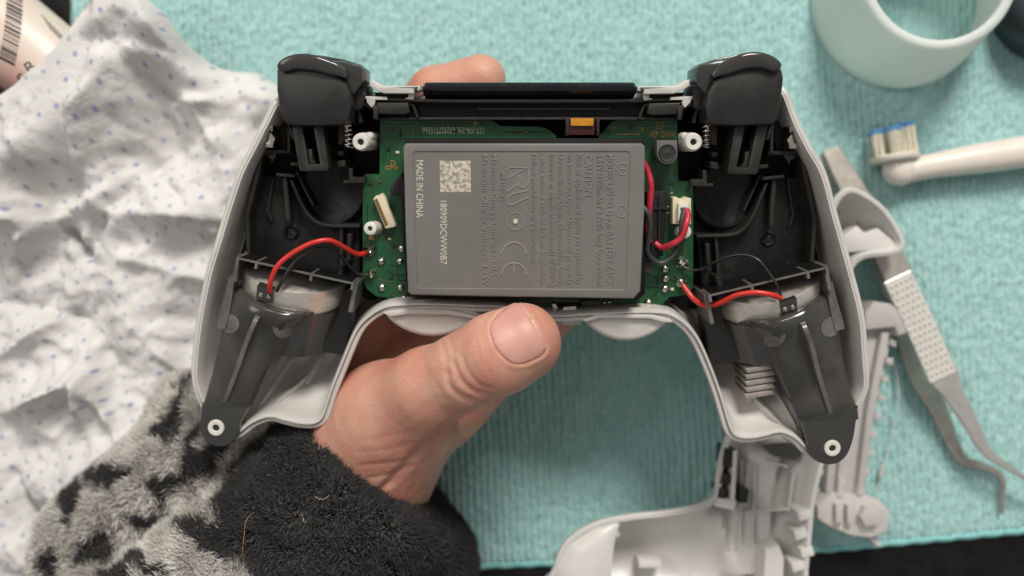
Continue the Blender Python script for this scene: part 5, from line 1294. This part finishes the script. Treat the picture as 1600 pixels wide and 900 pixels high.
# sleeve
cuffA, cuffB = Wn(462, 642, 4.2), Wn(738, 900, 4.2); cd = (cuffB - cuffA); cd[2] = 0; cd /= np.linalg.norm(cd); cn = np.array([-cd[1], cd[0], 0.0])
if cn @ (Wn(700, 600, 3.6) - cuffA) < 0: cn = -cn
cn = cn + np.array([0, 0, .05]); cn /= np.linalg.norm(cn)
def sleeve_sdf(p):
    d = smin(cone(p, Wn(570, 765, 3.15), Wn(330, 1010, 2.9), 2.7, 3.1), cone(p, Wn(622, 880, 2.2), Wn(490, 1060, 2.4), 1.95, 2.5), .5)
    d = smin(d, cone(p, Wn(300, 730, 1.7), Wn(135, 842, 1.4), 1.55, 1.15), .5)
    d = smin(d, cone(p, Wn(303, 650, 1.5), Wn(370, 720, 2.0), .95, 1.5), .4)
    d = smin(d, cone(p, Wn(150, 880, 1.3), Wn(400, 960, 2.0), 1.4, 2.4), .5)
    d = smin(d, cone(p, Wn(240, 700, 1.2), Wn(300, 640, 1.2), .5, .8), .4)
    d = d + .16 * noise3(p[:, 0] * .8, p[:, 1] * .8, p[:, 2] * .8) + .05 * noise3(p[:, 0] * 2.2, p[:, 1] * 2.2, p[:, 2] * 2.2)
    c = (p - cuffA) @ cn + .12 * noise3(p[:, 0] * 1.1, p[:, 1] * 1.1, 3.0)
    d = -smin(-d, -c, .35)
    return -smin(-d, casing_sdf(p) - .08, .06)
SP, SF = surface_nets(sleeve_sdf, (-14.5, -11.5, .30), (.5, -2.2, 6.6), .10)
SN = normals(SP, SF)
if SN[np.argmax(SP[:, 2])][2] < 0: SF = SF[:, ::-1]; SN = -SN
def paleness(P):
    x, y = project(P)
    x = x + 18 * fbm(P[:, 0] * 1.2, P[:, 1] * 1.2, 2.0, 3); y = y + 18 * fbm(P[:, 0] * 1.2, P[:, 1] * 1.2, 6.0, 3)
    edge = np.interp(y, [590, 660, 700, 740, 800, 850, 900, 960], [520, 452, 402, 368, 335, 352, 385, 420])
    p = sstep(34, -30, x - edge)
    for (cx, cy, a, b, an) in ((285, 632, 40, 10, -60), (268, 668, 12, 26, 20), (300, 735, 48, 20, -35), (258, 760, 14, 30, 20), (114, 790, 15, 34, 10), (172, 752, 38, 13, -15), (228, 806, 30, 14, 5), (155, 862, 34, 22, -30), (240, 892, 34, 12, 8), (322, 838, 44, 14, 22), (310, 690, 10, 26, 30), (345, 715, 26, 9, -50), (85, 880, 10, 24, 0), (190, 905, 26, 14, 0), (355, 690, 8, 20, 15)):
        g = math.radians(an); u = (x - cx) * math.cos(g) + (y - cy) * math.sin(g); v = -(x - cx) * math.sin(g) + (y - cy) * math.cos(g)
        p = p * (1 - 0.95 * sstep(1.55, .55, np.hypot(u / a, v / b)))
    return p
def add_attr(o, vals):
    at = o.data.attributes.new('pale', 'FLOAT', 'POINT'); at.data.foreach_set('value', np.asarray(vals, np.float32))
sl = mesh_obj('sleeve', SP, SF, M['fur'], hand, smooth=True); add_attr(sl, paleness(SP) * .8)
tag(sl, 'plush fleece sleeve, pale grey and charcoal patches', None)
# the pile: short leaning fibres
tri = np.concatenate([SF[:, [0, 1, 2]], SF[:, [0, 2, 3]]]); ta, tb_, tc = SP[tri[:, 0]], SP[tri[:, 1]], SP[tri[:, 2]]
cen = (ta + tb_ + tc) / 3; ar = np.linalg.norm(np.cross(tb_ - ta, tc - ta), axis=1); tn = np.cross(tb_ - ta, tc - ta); tn /= np.linalg.norm(tn, axis=1)[:, None] + 1e-9
cx_, cy_ = project(cen); ok = (tn[:, 2] > -.6) & (cy_ < 1120) & (cx_ > -60) & (cx_ < 850); ar = ar * ok
NF = 260000; pick = rng.choice(len(tri), NF, p=ar / ar.sum()); u = rng.random(NF); v = rng.random(NF); fl = u + v > 1; u[fl] = 1 - u[fl]; v[fl] = 1 - v[fl]
B = ta[pick] + (tb_ - ta)[pick] * u[:, None] + (tc - ta)[pick] * v[:, None]; n_ = SN[tri[pick, 0]]
pal = paleness(B)
clump = np.stack([noise3(B[:, 0] * 1.5, B[:, 1] * 1.5, 11.0), noise3(B[:, 0] * 1.5, B[:, 1] * 1.5, 21.0), noise3(B[:, 0] * 1.5, B[:, 1] * 1.5, 31.0)], -1)
fine = np.stack([noise3(B[:, 0] * 7, B[:, 1] * 7, 41.0), noise3(B[:, 0] * 7, B[:, 1] * 7, 51.0), 0 * B[:, 0]], -1)
dirn = n_ + clump * 2.0 + fine * .9 + rng.normal(size=B.shape) * .22 + np.array([.10, .12, 0]); dirn /= np.linalg.norm(dirn, axis=1)[:, None]
ln = (.28 + .20 * rng.random(NF))[:, None]; sd = np.cross(dirn, rng.normal(size=B.shape)); sd /= np.linalg.norm(sd, axis=1)[:, None] + 1e-9; wd = (.011 + .008 * rng.random(NF))[:, None]
mid_ = B + dirn * ln * .55; bend = n_ * -.10 + rng.normal(size=B.shape) * .05
Vf = np.stack([B - sd * wd, B + sd * wd, mid_ + sd * wd * .9, mid_ - sd * wd * .9, B + dirn * ln + bend * ln], 1).reshape(-1, 3)
k = np.arange(NF)[:, None] * 5; tris = np.concatenate([k + np.array([[0, 1, 2]]), k + np.array([[0, 2, 3]]), k + np.array([[3, 2, 4]])])
pile = mesh_obj('fleece_pile', Vf, tris, M['fur'], sl, smooth=False); tag(pile, None, None, kind='stuff')
add_attr(pile, np.repeat(np.clip(pal + rng.normal(size=NF) * .12 + .62 * np.clip(noise3(B[:, 0] * 1.3, B[:, 1] * .7, 61.0) - .05, 0, 1), 0, 1), 5))
# a stray ginger hair caught on the sleeve
def on_sleeve(px, py, lift):
    d = np.array([(px - 800) / FPX, (450 - py) / FPX, -1.0]); d /= np.linalg.norm(d); t = 17.0
    for _ in range(60): t += float(sleeve_sdf((np.array([0, 0, CAM_H]) + d * t)[None])[0]) * .7
    q = np.array([0, 0, CAM_H]) + d * (t - lift); return q
hp = [on_sleeve(x, y, l) for x, y, l in ((379, 868, .30), (380, 850, .40), (382, 830, .42), (384, 815, .42), (390, 806, .38), (398, 800, .30))]
mb = MB(); mb.add(*tube(spline(hp, 6), .007, 6)); o = mb.build('stray_hair', M['rod'], None, True); tag(o, 'single ginger hair caught on the dark fleece sleeve', 'hair')
hp = [on_sleeve(x, y, l) for x, y, l in ((492, 776, .3), (500, 780, .36), (508, 779, .38), (514, 774, .32))]
mb = MB(); mb.add(*tube(spline(hp, 6), .004, 6)); o = mb.build('lint_fibre', M['bristle'], None, True); tag(o, 'tiny pale lint fibre on the dark part of the sleeve', 'lint')

# ------------------------------------------------------------------ centimetres -> metres
done = set()
for o in list(bpy.data.objects):
    if o.type in ('CAMERA', 'LIGHT'): continue
    o.location = o.location * .01
    if o.type == 'MESH' and o.data.name not in done:
        done.add(o.data.name); o.data.transform(Matrix.Scale(.01, 4)); o.data.update()
